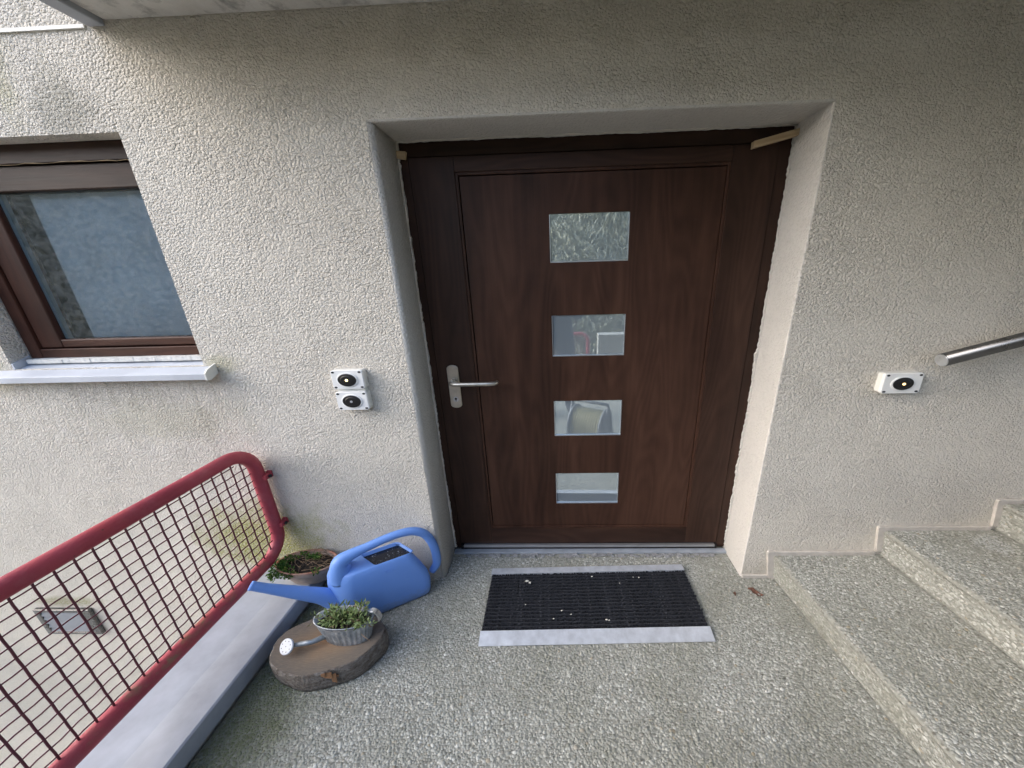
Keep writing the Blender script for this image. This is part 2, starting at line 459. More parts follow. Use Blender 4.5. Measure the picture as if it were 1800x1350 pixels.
def mat_matrix():
    g = NT('washed_concrete')
    p = g.pos()
    x, y, z = g.sep(p)
    mp = g.n('ShaderNodeMapping')
    mp.inputs['Scale'].default_value = (0.65, 1, 1)
    g.t.links.new(p, mp.inputs[0])
    d = g.voro(mp.outputs[0], 95)
    cell = g.voro(mp.outputs[0], 95, out='Color')
    c = g.mix(g.ramp(g.noise(p, 4, 5, 0.6), [(0.3, 0.0), (0.7, 1.0)]), (0.235, 0.237, 0.208), (0.30, 0.302, 0.268))
    pc = g.ramp(g.sep(cell)[0], [(0.0, (0.16, 0.155, 0.13)), (0.5, (0.27, 0.26, 0.225)), (1.0, (0.42, 0.41, 0.37))])
    c = g.mix(g.mask(d, 0.42, 0.30), c, pc)
    ms = g.mask(g.math('ADD', x, g.math('MULTIPLY', g.math('SUBTRACT', g.noise(p, 7, 5, 0.7), 0.5), 0.5)), -0.25, -0.55)
    c = g.mix(g.math('MULTIPLY', ms, 0.5), c, (0.06, 0.07, 0.025))
    M['washed_concrete'] = g.out(c, 0.9, g.bump(g.math('SUBTRACT', 0.5, d), 0.006), None, 0.3)
mat_matrix()

def mat_soffit():
    g = NT('soffit')
    p = g.pos()
    c = g.mix(g.ramp(g.noise(p, 5, 6, 0.65), [(0.35, 0.0), (0.65, 1.0)]), (0.55, 0.53, 0.49), (0.70, 0.68, 0.64))
    sm = g.ramp(g.noise(p, 11, 5, 0.7), [(0.54, 0.0), (0.7, 1.0)])
    c = g.mix(g.math('MULTIPLY', sm, 0.6), c, (0.10, 0.10, 0.095))
    x, y, z = g.sep(p)
    M['soffit'] = g.out(c, 0.9, g.bump(g.noise(p, 60, 4), 0.004), None, 0.2)
mat_soffit()

def mat_glass_door():
    g = NT('frosted_mirror_glass')
    g.out((0.36, 0.42, 0.46), 0.6)
    gl = g.n('ShaderNodeBsdfGlossy')
    gl.inputs['Roughness'].default_value = 0.0
    gl.inputs['Color'].default_value = (0.88, 0.97, 0.97, 1)
    mx = g.n('ShaderNodeMixShader')
    mx.inputs[0].default_value = 0.58
    g.t.links.new(g.b.outputs[0], mx.inputs[1])
    g.t.links.new(gl.outputs[0], mx.inputs[2])
    g.t.links.new(mx.outputs[0], g.t.nodes['Material Output'].inputs[0])
    M['frosted_mirror_glass'] = g.m
mat_glass_door()

def mat_window_glass():
    g = NT('window_glass')
    tr = g.n('ShaderNodeBsdfTransparent')
    tr.inputs[0].default_value = (0.86, 0.92, 0.95, 1)
    gl = g.n('ShaderNodeBsdfGlossy')
    gl.inputs['Roughness'].default_value = 0.0
    gl.inputs['Color'].default_value = (0.9, 0.97, 1.0, 1)
    fr = g.n('ShaderNodeFresnel')
    fr.inputs['IOR'].default_value = 1.55
    v = g.obj()
    painted_reflection = g.ramp(g.noise(g.obj(scale=(0.7, 1, 1.0)), 48, 9, 0.8), [(0.40, 0.0), (0.75, 0.24)])  # pale mottling painted into the glass, stands in for a blurred reflection
    mx = g.n('ShaderNodeMixShader')
    g.t.links.new(fr.outputs[0], mx.inputs[0])
    g.t.links.new(tr.outputs[0], mx.inputs[1])
    g.t.links.new(gl.outputs[0], mx.inputs[2])
    df = g.n('ShaderNodeBsdfDiffuse')
    df.inputs[0].default_value = (0.52, 0.55, 0.55, 1)
    m2 = g.n('ShaderNodeMixShader')
    g.put(m2.inputs[0], painted_reflection)
    g.t.links.new(mx.outputs[0], m2.inputs[1])
    g.t.links.new(df.outputs[0], m2.inputs[2])
    g.t.links.new(m2.outputs[0], g.t.nodes['Material Output'].inputs[0])
    M['window_glass'] = g.m
mat_window_glass()

def mat_person():
    g = NT('clothed_figure')
    z = g.sep(g.obj())[2]
    c = g.ramp(g.math('DIVIDE', z, 1.8), [(0.0, (0.03, 0.03, 0.03)), (0.055, (0.035, 0.04, 0.055)), (0.50, (0.03, 0.04, 0.06)), (0.845, (0.42, 0.27, 0.20)), (0.94, (0.05, 0.035, 0.025))], 'CONSTANT')
    M['clothed_figure'] = g.out(c, 0.8, g.bump(g.noise(g.obj(), 14, 4), 0.01))
mat_person()

# ------------------------------------------------------------------ mesh helpers
class MB:
    def __init__(self):
        self.v, self.f, self.s = [], [], []
    def add(self, vs, fs, smooth=False):
        o = len(self.v)
        self.v += [tuple(map(float, q)) for q in vs]
        self.f += [tuple(i+o for i in q) for q in fs]
        self.s += [smooth]*len(fs)
        return self
    def box(self, x0, x1, y0, y1, z0, z1, bev=0.0):
        if bev <= 0:
            vs = [(x, y, z) for x in (x0, x1) for y in (y0, y1) for z in (z0, z1)]
            return self.add(vs, [(0, 1, 3, 2), (4, 6, 7, 5), (0, 4, 5, 1), (2, 3, 7, 6), (0, 2, 6, 4), (1, 5, 7, 3)])
        bm = bmesh.new()
        bmesh.ops.create_cube(bm, size=1.0)
        for q in bm.verts:
            q.co = Vector(((x0+x1)/2+q.co.x*(x1-x0), (y0+y1)/2+q.co.y*(y1-y0), (z0+z1)/2+q.co.z*(z1-z0)))
        bmesh.ops.bevel(bm, geom=bm.edges[:], offset=bev, segments=2, affect='EDGES', profile=0.5)
        bm.verts.index_update()
        self.add([q.co for q in bm.verts], [[q.index for q in f.verts] for f in bm.faces])
        bm.free()
        return self
    def ring_loft(self, rings, closed_ends=(True, True), smooth=True):
        n = len(rings[0])
        vs = [p for r in rings for p in r]
        fs = []
        for k in range(len(rings)-1):
            for i in range(n):
                j = (i+1) % n
                fs.append((k*n+i, k*n+j, (k+1)*n+j, (k+1)*n+i))
        self.add(vs, fs, smooth)
        o = len(self.v)-len(vs)
        for end, flag in ((0, closed_ends[0]), (len(rings)-1, closed_ends[1])):
            if flag:
                idx = [o+end*n+i for i in range(n)]
                self.f.append(tuple(reversed(idx)) if end == 0 else tuple(idx))
                self.s.append(False)
        return self
    def tube(self, pts, r, seg=12, closed=False, caps=True):
        pts = [Vector(p) for p in pts]
        n = len(pts)
        rs = r if isinstance(r, (list, tuple)) else [r]*n
        rings = []
        prev = None
        for i, p in enumerate(pts):
            a = pts[(i-1) % n] if (i > 0 or closed) else p
            b = pts[(i+1) % n] if (i < n-1 or closed) else p
            t = (b-a).normalized()
            if prev is None:
                u = t.orthogonal().normalized()
            else:
                u = (prev - t*prev.dot(t)).normalized()
            prev = u
            w = t.cross(u)
            rings.append([p+(u*math.cos(2*math.pi*k/seg)+w*math.sin(2*math.pi*k/seg))*rs[i] for k in range(seg)])
        if closed:
            rings.append(rings[0])
            return self.ring_loft(rings, (False, False))
        return self.ring_loft(rings, (caps, caps))
    def prism(self, poly, ax, a, b, smooth=False):
        """polygon given in the two axes other than ax, extruded from a to b"""
        def P(q, t):
            return {'x': (t, q[0], q[1]), 'y': (q[0], t, q[1]), 'z': (q[0], q[1], t)}[ax]
        n = len(poly)
        vs = [P(q, a) for q in poly]+[P(q, b) for q in poly]
        fs = [(i, (i+1) % n, n+(i+1) % n, n+i) for i in range(n)]
        self.add(vs, fs, smooth)
        self.f.append(tuple(len(self.v)-2*n+i for i in reversed(range(n))))
        self.f.append(tuple(len(self.v)-n+i for i in range(n)))
        self.s += [False, False]
        return self
    def build(self, name, mat, parent=None, mats=None):
        me = bpy.data.meshes.new(name)
        me.from_pydata(self.v, [], self.f)
        me.polygons.foreach_set('use_smooth', self.s)
        bm = bmesh.new()
        bm.from_mesh(me)
        bmesh.ops.recalc_face_normals(bm, faces=bm.faces[:])
        bm.to_mesh(me)
        bm.free()
        me.materials.append(M[mat])
        for m2 in (mats or []):
            me.materials.append(M[m2])
        return link(name, me, parent)

def link(name, me, parent=None):
    o = bpy.data.objects.new(name, me)
    COL.objects.link(o)
    if parent is not None:
        o.parent = parent
    return o
def tag(o, label, cat, group=None, kind=None):
    if label: o['label'] = label
    if cat: o['category'] = cat
    if group: o['group'] = group
    if kind: o['kind'] = kind
    return o
def thing(name, label, cat, loc=(0, 0, 0), rz=0.0, group=None):
    o = bpy.data.objects.new(name, None)
    o.empty_display_size = 0.1
    COL.objects.link(o)
    o.location = loc
    o.rotation_euler = (0, 0, rz)
    return tag(o, label, cat, group)
def fast_mesh(name, V, F, mat, smooth=False):
    """numpy arrays: V (n,3), F (m,3)"""
    me = bpy.data.meshes.new(name)
    me.vertices.add(len(V))
    me.vertices.foreach_set('co', np.asarray(V, np.float32).ravel())
    me.loops.add(F.size)
    me.loops.foreach_set('vertex_index', F.astype(np.int32).ravel())
    me.polygons.add(len(F))
    k = F.shape[1]
    me.polygons.foreach_set('loop_start', np.arange(0, F.size, k, dtype=np.int32))
    me.polygons.foreach_set('loop_total', np.full(len(F), k, np.int32))
    me.polygons.foreach_set('use_smooth', np.full(len(F), smooth))
    me.update(calc_edges=True)
    me.materials.append(M[mat])
    return me

# ------------------------------------------------------------------ dimensions (metres)
W, H, D = 1.607, 2.114, 0.186          # door recess
WX0, WX1, WZ0, WZ1 = -1.84, -0.94, 1.235, 2.118   # window opening
BD = 0.5                               # depth of the balcony
SZ = 2.43                               # underside of the balcony

# ------------------------------------------------------------------ setting: landing floor, lower ground, bank
fl = MB()
fl.box(-0.66, 4.6, -3.25, 0.30, -0.35, 0.0)
floor = fl.build('landing_floor', 'washed_concrete')
tag(floor, None, None, kind='structure')

g = MB()
g.add([(-70, -70, -2.6), (70, -70, -2.6), (70, 30, -2.6), (-70, 30, -2.6)], [(0, 1, 2, 3)])
tag(g.build('lower_ground', 'far_ground'), None, None, kind='structure')

def bank_z(x, y):
    t = np.clip((-3.7-y), 0, None)
    base = np.where(x > -1.2, -0.3, -2.6+np.clip((x+4.2)/3.0, 0, 1)*2.3)
    sl = 0.34 + 0.34*np.clip((-2.0-x)/4.0, 0, 1)
    near = np.clip((x+2.2)/1.0, 0, 1)
    h = base + 0.25*near + t*sl + near*np.clip(t, 0, 5.5)*0.26 - np.clip(t-13-6*(1-near), 0, None)*sl*0.9
    return h + 0.10*np.sin(x*1.7+y*0.9) + 0.07*np.sin(x*3.1-y*2.3)
xs = np.linspace(-70, 40, 221)
ys = np.linspace(-3.7, -40, 91)
X, Y = np.meshgrid(xs, ys)
V = np.stack([X, Y, bank_z(X, Y)], -1).reshape(-1, 3)
nx, ny = len(xs), len(ys)
ii = (np.arange(ny-1)[:, None]*nx+np.arange(nx-1)[None]).ravel()
bank = link('grass_bank', fast_mesh('grass_bank', V, np.stack([ii, ii+nx, ii+nx+1, ii+1], 1), 'turf', True))
tag(bank, None, None, kind='structure')

def blades(n, x0, x1, y0, y1, hmin, hmax):
    x = RNG.uniform(x0, x1, n); y = RNG.uniform(y0, y1, n)
    z = bank_z(x, y)
    a = RNG.uniform(0, 2*np.pi, n); h = RNG.uniform(hmin, hmax, n); w = RNG.uniform(0.010, 0.030, n)
    ln = RNG.uniform(0.2, 1.1, n)*h; la = RNG.uniform(0, 2*np.pi, n)
    b = np.stack([x, y, z-0.02], -1)
    s = np.stack([np.cos(a)*w, np.sin(a)*w, 0*w], -1)
    mid = b+np.stack([np.cos(la)*ln*0.35, np.sin(la)*ln*0.35, h*0.65], -1)
    top = b+np.stack([np.cos(la)*ln, np.sin(la)*ln, h*0.9], -1)
    V = np.stack([b-s, b+s, mid-s*0.7, mid+s*0.7, top], 1).reshape(-1, 3)
    k = np.arange(n)[:, None]*5
    F = np.concatenate([k+np.array([[0, 1, 3]]), k+np.array([[0, 3, 2]]), k+np.array([[2, 3, 4]])])
    return V, F
V1, F1 = blades(36000, -2.5, 7, -9.5, -3.75, 0.08, 0.28)
tag(link('bank_grass', fast_mesh('bank_grass', V1, F1, 'grass')), 'pale rough grass on the bank mirrored in the door panes', 'grass', kind='stuff')

# ------------------------------------------------------------------ house wall
wall = thing('house_wall', 'cream rough stucco house wall around the brown door', 'wall')
R_L = 0.020
m = MB()
for (x0, x1, z0, z1) in [(-9, WX0, -2.7, 5), (WX0, WX1, -2.7, WZ0), (WX0, WX1, WZ1, 5), (WX1, -R_L, -2.7, 5), (-R_L, W+0.006, H+0.008, 5), (-R_L, W+0.006, -2.7, -0.02), (W+0.006, 6, -2.7, 5)]:
    m.add([(x0, 0, z0), (x1, 0, z0), (x1, 0, z1), (x0, 0, z1)], [(0, 1, 2, 3)])
m.box(-9, 6, 0.62, 0.70, -2.7, 5)
m.box(-9, 6, 0.001, 0.70, 5, 5.08)
m.box(6, 6.1, 0.0, 0.7, -2.7, 5.08)
m.box(-9.1, -9, 0.0, 0.7, -2.7, 5.08)
m.build('stucco', 'stucco', wall)
def arc(cx, cy, r, a0, a1, n=6):
    return [(cx+r*math.cos(a0+(a1-a0)*i/n), cy+r*math.sin(a0+(a1-a0)*i/n)) for i in range(n+1)]
YB = 0.30
m = MB()
m.prism([(-R_L-0.001, 0.0)] + arc(-R_L, R_L, R_L, -math.pi/2, 0) + [(0, YB), (-0.12, YB), (-R_L-0.001, 0.05)], 'z', -0.02, H+0.0005, True)
m.build('left_reveal', 'fine_plaster', wall)['label'] = 'shaded left door reveal with rounded plaster edge'
m = MB()
m.prism([(W+0.006, 0.0), (W+0.002, 0.001), (W, 0.006), (W, YB), (W+0.12, YB), (W+0.006, 0.05)], 'z', -0.02, H+0.0005)
m.build('right_reveal', 'fine_plaster', wall)['label'] = 'pale smooth right door reveal'
m = MB()
m.prism([(0.0, H+0.008), (0.002, H+0.002), (0.008, H), (YB, H), (YB, H+0.1), (0.05, H+0.1)], 'x', -R_L-0.001, W+0.008)
m.build('top_reveal', 'fine_plaster', wall)
# window reveals
m = MB()
m.add([(WX1, 0, WZ0), (WX1, 0.061, WZ0), (WX1, 0.061, WZ1), (WX1, 0, WZ1)], [(0, 1, 2, 3)])
m.add([(WX0, 0, WZ0), (WX0, 0.3, WZ0), (WX0, 0.3, WZ1), (WX0, 0, WZ1)], [(0, 1, 2, 3)])
m.add([(WX0, 0, WZ1), (WX1, 0, WZ1), (WX1, 0.3, WZ1), (WX0, 0.3, WZ1)], [(0, 1, 2, 3)])
m.add([(WX0, 0, WZ0), (WX1, 0, WZ0), (WX1, 0.3, WZ0), (WX0, 0.3, WZ0)], [(0, 1, 2, 3)])
m.build('window_reveal', 'stucco', wall)
# ragged plaster lips that lap over the frames
def ragged_strip(p0, p1, inward, width, amp, step, y, rng):
    p0, p1, q = np.array(p0, float), np.array(p1, float), np.array(inward, float)
    n = max(4, int(np.linalg.norm(p1-p0)/step))
    t = np.linspace(0, 1, n)
    j = rng.normal(0, 1, n)
    j = amp*(0.6*j+0.8*np.convolve(rng.normal(0, 1, n+8), np.ones(9)/3, 'valid'))
    mb = MB()
    vs, fs = [], []
    for i in range(n):
        a = p0+(p1-p0)*t[i]
        wv = max(0.0008, width+j[i])
        b = a+q*wv
        a = a-q*0.004
        vs += [(a[0], y-0.012, a[1]), (b[0], y-0.012, b[1]), (b[0], y, b[1]), (a[0], y, a[1])]
    for i in range(n-1):
        o = 4*i
        fs += [(o, o+1, o+5, o+4), (o+1, o+2, o+6, o+5), (o+2, o+3, o+7, o+6)]
    mb.add(vs, fs)
    return mb
rg = np.random.default_rng(3)
ragged_strip((0, 0.03), (0, H), (1, 0), 0.004, 0.0022, 0.012, D+0.0085, rg).build('plaster_lip', 'fine_plaster', wall)
ragged_strip((W, 0.04), (W, H), (-1, 0), 0.005, 0.0026, 0.010, D+0.0085, rg).build('plaster_lip', 'fine_plaster', wall)
ragged_strip((0, H), (W, H), (0, -1), 0.004, 0.0010, 0.014, D+0.0085, rg).build('plaster_lip', 'fine_plaster', wall)
m = MB()
m.box(-9, -0.92, -0.006, 0.004, 2.411, 2.421)
m.build('plaster_bead', 'white_plastic_shade', wall)

# ------------------------------------------------------------------ balcony above
bal = thing('balcony', 'grey stained concrete balcony over the entrance', 'balcony', (0, 0, SZ))
m = MB(); m.box(-0.845, 5.2, -BD, -0.002, 0.0, 0.24)
m.build('slab', 'soffit', bal)
m = MB(); m.box(-0.905, -0.847, -BD-0.08, -0.003, -0.018, 0.26, 0.004)
m.build('edge_trim', 'cap_metal', bal)
m = MB(); m.box(-0.845, 5.2, -BD-0.08, -BD-0.0025, -0.03, 0.26)
m.build('front_beam', 'grey_concrete', bal)
m = MB(); m.box(0.95, 5.2, -2.9, -BD-0.0825, 0.0, 0.24)  # unseen deep slab, added to keep sky light off the right-hand wall
m.build('added_shade_slab', 'soffit', bal)
m = MB(); m.box(-0.93, -0.907, -0.035, -0.004, 0.004, 0.022)
m.build('bracket', 'dark_metal', bal)

# ------------------------------------------------------------------ entrance door
door = thing('entrance_door', 'dark brown entrance door with four small rectangular panes', 'door', (W/2, D, 0))
def dpart(name, mb, mat, parent=door, off=(-W/2, -D, 0)):
    o = mb.build(name, mat, parent)
    if parent is door:
        o.location = off
    return o
yF = D+0.012        # frame face
yL = D+0.004        # leaf face
yP = D+0.014        # panel face
SX0, SX1, LZ0, LZ1 = 0.040, 1.553, 0.052, 2.055
GX0, GX1, GZ0, GZ1 = 0.2274, 1.373, 0.1613, 1.998
frame = bpy.data.objects.new('frame', None)
m = MB(); m.box(-0.01, SX0-0.004, yF, yF+0.07, 0.012, H+0.01, 0.003); fl_ = dpart('frame_stile', m, 'shaded_wood')
m = MB(); m.box(SX1+0.004, W+0.01, yF, yF+0.07, 0.012, H+0.01, 0.003); dpart('frame_stile', m, 'shaded_wood')
m = MB(); m.box(SX0-0.0035, SX1+0.0035, yF+0.001, yF+0.07, LZ1+0.004, H+0.01, 0.003); dpart('frame_head', m, 'shaded_wood_cross')
bpy.data.objects.remove(frame)
m = MB(); m.box(SX0-0.02, SX1+0.02, yF+0.035, yF+0.06, 0.0, LZ1+0.02); dpart('rebate', m, 'groove')
m = MB(); m.box(SX0, GX0, yL, yL+0.06, LZ0, LZ1, 0.0015); dpart('leaf_stile', m, 'shaded_wood')
m = MB(); m.box(GX1, SX1, yL, yL+0.06, LZ0, LZ1, 0.0015); dpart('leaf_stile', m, 'shaded_wood')
m = MB(); m.box(GX0+0.0005, GX1-0.0005, yL+0.0005, yL+0.06, GZ1, LZ1, 0.0015); dpart('leaf_rail', m, 'shaded_wood_cross')
m = MB(); m.box(GX0+0.0005, GX1-0.0005, yL+0.0005, yL+0.06, LZ0, GZ0, 0.0015); dpart('leaf_rail', m, 'shaded_wood_cross')
# glazing moulding round the panel
m = MB()
a_, b_ = 0.012, 0.020
for (x0, x1, z0, z1) in [(GX0-0.001, GX0+a_, GZ0, GZ1), (GX1-a_, GX1+0.001, GZ0, GZ1), (GX0+a_, GX1-a_, GZ0-0.001, GZ0+a_), (GX0+a_, GX1-a_, GZ1-a_, GZ1+0.001)]:
    m.box(x0, x1, yL+0.005, yL+0.04, z0, z1, 0.002)
dpart('panel_moulding', m, 'door_wood')
# panel with four openings
PX0, PX1 = 0.6194, 0.9694
PZ = [(1.6288, 1.8288), (1.1932, 1.3932), (0.758, 0.958), (0.3264, 0.5264)]
m = MB()
gx0, gx1, gz0, gz1 = GX0+a_+0.004, GX1-a_-0.004, GZ0+a_+0.004, GZ1-a_-0.004
def slab(x0, x1, z0, z1):
    m.box(x0, x1, yP, yP+0.03, z0, z1)
slab(gx0, PX0, gz0, gz1); slab(PX1, gx1, gz0, gz1)
zz = [gz1] + [v for pr in PZ for v in (pr[1], pr[0])] + [gz0]
for k in range(0, len(zz), 2):
    slab(PX0, PX1, zz[k+1], zz[k])
dpart('panel', m, 'door_wood')
m = MB(); m.box(GX0+0.002, GX1-0.002, yP+0.032, yP+0.045, GZ0+0.002, GZ1-0.002); dpart('panel_backing', m, 'groove')
for k, (z0, z1) in enumerate(PZ):
    m = MB()
    m.box(PX0-0.004, PX1+0.004, yP+0.006, yP+0.028, z0-0.004, z1+0.004)
    pane = dpart('glass_pane', m, 'frosted_mirror_glass')
    m = MB()
    m.box(PX0+0.0005, PX1-0.0005, yP-0.0005, yP+0.0055, z0+0.0005, z0+0.005)
    m.box(PX0+0.0005, PX0+0.003, yP-0.0005, yP+0.0055, z0+0.0055, z1-0.004)
    m.box(PX1-0.003, PX1-0.0005, yP-0.0005, yP+0.0055, z0+0.0055, z1-0.004)
    m.build('glazing_bead', 'aluminium', pane)
# weather bar and threshold
m = MB(); m.box(0.058, 1.540, D-0.014, D+0.004, 0.036, 0.0505, 0.002); dpart('weather_bar', m, 'aluminium')
m = MB(); m.box(0.0, W, D-0.028, D+0.0015, 0.0, 0.013, 0.002); dpart('threshold', m, 'threshold_metal'); m = MB(); m.box(0.036, 1.556, D+0.002, D+0.03, 0.0, 0.0355); dpart('sweep_gap', m, 'groove')
m = MB(); m.box(0.045, 0.058, D-0.014, D+0.006, 0.026, 0.05); m.box(1.5402, 1.552, D-0.014, D+0.006, 0.026, 0.05); dpart('bar_end_cap', m, 'black_plastic')
# handle
PXc, PZc = 0.117, 1.05
plate = MB()
def capsule(cx, cz, w, h, n=8):
    r = w/2
    pts = []
    for i in range(n+1):
        t = math.pi*i/n
        pts.append((cx+r*math.cos(t), cz+h/2-r*0.62+r*0.62*math.sin(t)))
    for i in range(n+1):
        t = math.pi+math.pi*i/n
        pts.append((cx+r*math.cos(t), cz-h/2+r*0.62+r*0.62*math.sin(t)))
    return pts
y0p = yL
rings = []
for (sc_, yy) in ((1.0, y0p), (1.0, y0p-0.006), (0.9, y0p-0.0085)):
    rings.append([(PXc+(x-PXc)*sc_, yy, PZc+(z-PZc)*(1-(1-sc_)*0.25)) for x, z in capsule(PXc, PZc, 0.057, 0.228)])
plate.ring_loft(rings, (True, True), False)
hp = dpart('handle_plate', plate, 'nickel')
m = MB()
m.tube([(PXc, y0p-0.004, 1.083), (PXc, y0p-0.032, 1.083)], 0.017, 16)
m.tube([(PXc, y0p-0.028, 1.083), (PXc, y0p-0.045, 1.082), (PXc+0.008, y0p-0.056, 1.081), (PXc+0.03, y0p-0.060, 1.080), (PXc+0.19, y0p-0.060, 1.080), (PXc+0.213, y0p-0.056, 1.080), (PXc+0.224, y0p-0.044, 1.080), (PXc+0.226, y0p-0.034, 1.080)], [0.013, 0.0125, 0.0115, 0.0105, 0.0105, 0.0105, 0.010, 0.0095], 14)
m.build('lever', 'nickel', hp)
m = MB()
m.tube([(PXc+0.002, y0p-0.004, 0.985), (PXc+0.002, y0p-0.011, 0.985)], 0.014, 18)
m.build('lock_cylinder', 'zinc_trim', hp)
m = MB()
m.tube([(PXc+0.002, y0p-0.0108, 0.988), (PXc+0.002, y0p-0.0118, 0.988)], 0.006, 12)
m.box(PXc+0.0005, PXc+0.0035, y0p-0.0119, y0p-0.0105, 0.974, 0.988)
m.build('keyhole', 'black_plastic', hp)
# mortar left along the threshold
mm = MB()
rg = np.random.default_rng(11)
for k in range(150):
    x = rg.uniform(0.06, 1.52); s = rg.uniform(0.004, 0.011)
    y = D-0.030-rg.uniform(0, 0.022)
    vs = [(x+sx*s*rg.uniform(.7, 1.8), y+sy*s*rg.uniform(.5, 1.), 0.001+(sz > 0)*s*rg.uniform(.3, .9)) for sx in (-1, 1) for sy in (-1, 1) for sz in (-1, 1)]
    mm.add(vs, [(0, 1, 3, 2), (4, 6, 7, 5), (0, 4, 5, 1), (2, 3, 7, 6), (0, 2, 6, 4), (1, 5, 7, 3)])
tag(mm.build('mortar_crumbs', 'mortar'), 'grey mortar crumbs along the door threshold', 'mortar', kind='stuff')
# wooden wedges
m = MB()
wl = math.hypot(0.175, 0.040)
m.prism([(0, -0.012), (wl, -0.012), (wl, 0.011), (0.004, 0.011)], 'y', -0.004, 0.018)
o = m.build('wooden_wedge', 'pale_wood')
o.location = (1.436, D-0.018, 2.046); o.rotation_euler = (0, -math.atan2(0.036, 0.163), 0)
tag(o, 'long pale wooden wedge stuck in the top right door corner', 'wedge', 'wedges at the door head')
m = MB()
m.prism([(-0.004, 0.0), (0.030, -0.004), (0.038, 0.022), (-0.004, 0.026)], 'y', -0.004, 0.014)
o = m.build('wooden_wedge', 'pale_wood')
o.location = (0.0, D-0.008, 2.052)
tag(o, 'short stub of pale wood in the top left door corner', 'wedge', 'wedges at the door head')

# ------------------------------------------------------------------ window
win = thing('window', 'brown framed window with blue-grey glass above the red railing', 'window', ((WX0+WX1)/2, 0.06, WZ0))
wo_ = (-(WX0+WX1)/2, -0.06, -WZ0)
def wpart(name, mb, mat, parent=win):
    o = mb.build(name, mat, parent)
    if parent is win:
        o.location = wo_
    return o
yw = 0.062
FX0, FX1, FZ0, FZ1 = WX0+0.012, WX1+0.16, 1.272, WZ1
m = MB(); m.box(FX0, FX0+0.058, yw, yw+0.07, FZ0, FZ1, 0.003); wpart('frame_stile', m, 'window_wood')
m = MB(); m.box(FX1-0.05, FX1, yw, yw+0.07, FZ0, FZ1, 0.003); wpart('frame_stile', m, 'window_wood')
m = MB(); m.box(FX0+0.0585, FX1-0.0505, yw+0.0005, yw+0.07, FZ0, FZ0+0.042, 0.003); wpart('frame_rail', m, 'window_wood_cross')
m = MB(); m.box(FX0+0.0585, FX1-0.0505, yw+0.0005, yw+0.07, 2.052, FZ1, 0.003); wpart('frame_rail', m, 'shaded_wood_cross')  # darker wood here paints in the shade under the lintel
m = MB(); m.box(FX0+0.05, FX1-0.04, yw+0.03, yw+0.06, FZ0+0.03, 2.06); 
bx0, bx1 = FX0+0.064, FX1-0.056
m = MB(); m.box(bx0, bx0+0.105, yw+0.008, yw+0.07, FZ0+0.047, 2.046, 0.005); wpart('sash_stile', m, 'window_wood')
m = MB(); m.box(bx1-0.05, bx1, yw+0.008, yw+0.07, FZ0+0.047, 2.046, 0.005); wpart('sash_stile', m, 'window_wood')
m = MB(); m.box(bx0+0.1055, bx1-0.0505, yw+0.0085, yw+0.07, FZ0+0.047, 1.356, 0.005); wpart('sash_rail', m, 'window_wood_cross')
m = MB(); m.box(bx0+0.1055, bx1-0.0505, yw+0.0085, yw+0.07, 1.958, 2.046, 0.005); wpart('sash_rail', m, 'shaded_wood_cross')  # top sash rail, lintel shade painted in by the darker wood
m = MB(); m.box(FX0+0.055, FX1-0.045, yw+0.05, yw+0.055, FZ0+0.04, 1.350); m.box(FX0+0.055, FX1-0.045, yw+0.05, yw+0.055, 1.965, 2.056); m.box(FX0+0.055, bx0+0.10, yw+0.05, yw+0.055, 1.350, 1.965); wpart('rebate', m, 'groove')
m = MB()
m.add([(bx0+0.1, yw+0.026, 1.35), (bx1-0.045, yw+0.026, 1.35), (bx1-0.045, yw+0.026, 1.965), (bx0+0.1, yw+0.026, 1.965)], [(0, 1, 2, 3)])
wpart('glass_pane', m, 'window_glass')
m = MB(); m.box(bx0+0.1056, bx0+0.120, yw+0.029, yw+0.045, 1.357, 1.957); wpart('spacer', m, 'spacer')
m = MB(); m.box(bx0+0.2, bx1-0.051, yw+0.060, yw+0.064, 1.352, 1.963); wpart('blind', m, 'blind_fabric')
m = MB(); m.box(WX0-0.05, WX1+0.25, 0.215, 0.225, WZ0-0.05, WZ1+0.05); wpart('room_back', m, 'room_wall')
# cracked filler line under the head
rg = np.random.default_rng(5)
pts = [(FX0+0.06+(FX1-FX0-0.11)*t, yw-0.002, 2.050+rg.uniform(-0.0025, 0.0025)) for t in np.linspace(0, 1, 26)]
m = MB(); m.tube(pts, [rg.uniform(0.0003, 0.0016) for _ in pts], 5); wpart('filler_line', m, 'pale_wood')
# sealant and sill
m = MB()
for k in range(30):
    x0 = FX0+0.01+(FX1-FX0-0.02)*k/30; x1 = x0+(FX1-FX0-0.02)/30
    t0, t1 = rg.uniform(0.008, 0.012), rg.uniform(0.008, 0.012)
    m.box(x0, x1+0.001, 0.045-t0, 0.070, 1.253, 1.2715+0.0004*(k % 3))
wpart('sealant', m, 'white_sealant')
sill = MB()
prof = [(0.064, 1.252), (-0.052, 1.214), (-0.058, 1.211), (-0.060, 1.187), (-0.0575, 1.187), (-0.0555, 1.208), (-0.050, 1.211), (0.064, 1.248)]
sill.prism(prof, 'x', -2.02, -0.888)
so = wpart('sill', sill, 'sill_metal')
cap = MB()
cap.prism([(0.064, 1.246), (-0.0585, 1.206), (-0.060, 1.172), (-0.050, 1.166), (-0.004, 1.188), (-0.002, 1.262), (0.064, 1.262)][0:0] or [(-0.004, 1.246), (-0.046, 1.229), (-0.0605, 1.214), (-0.0605, 1.184), (-0.046, 1.181), (-0.004, 1.200)], 'x', -0.8875, -0.880)
cap.build('sill_end_cap', 'white_plastic_shade', so)
cap = MB()
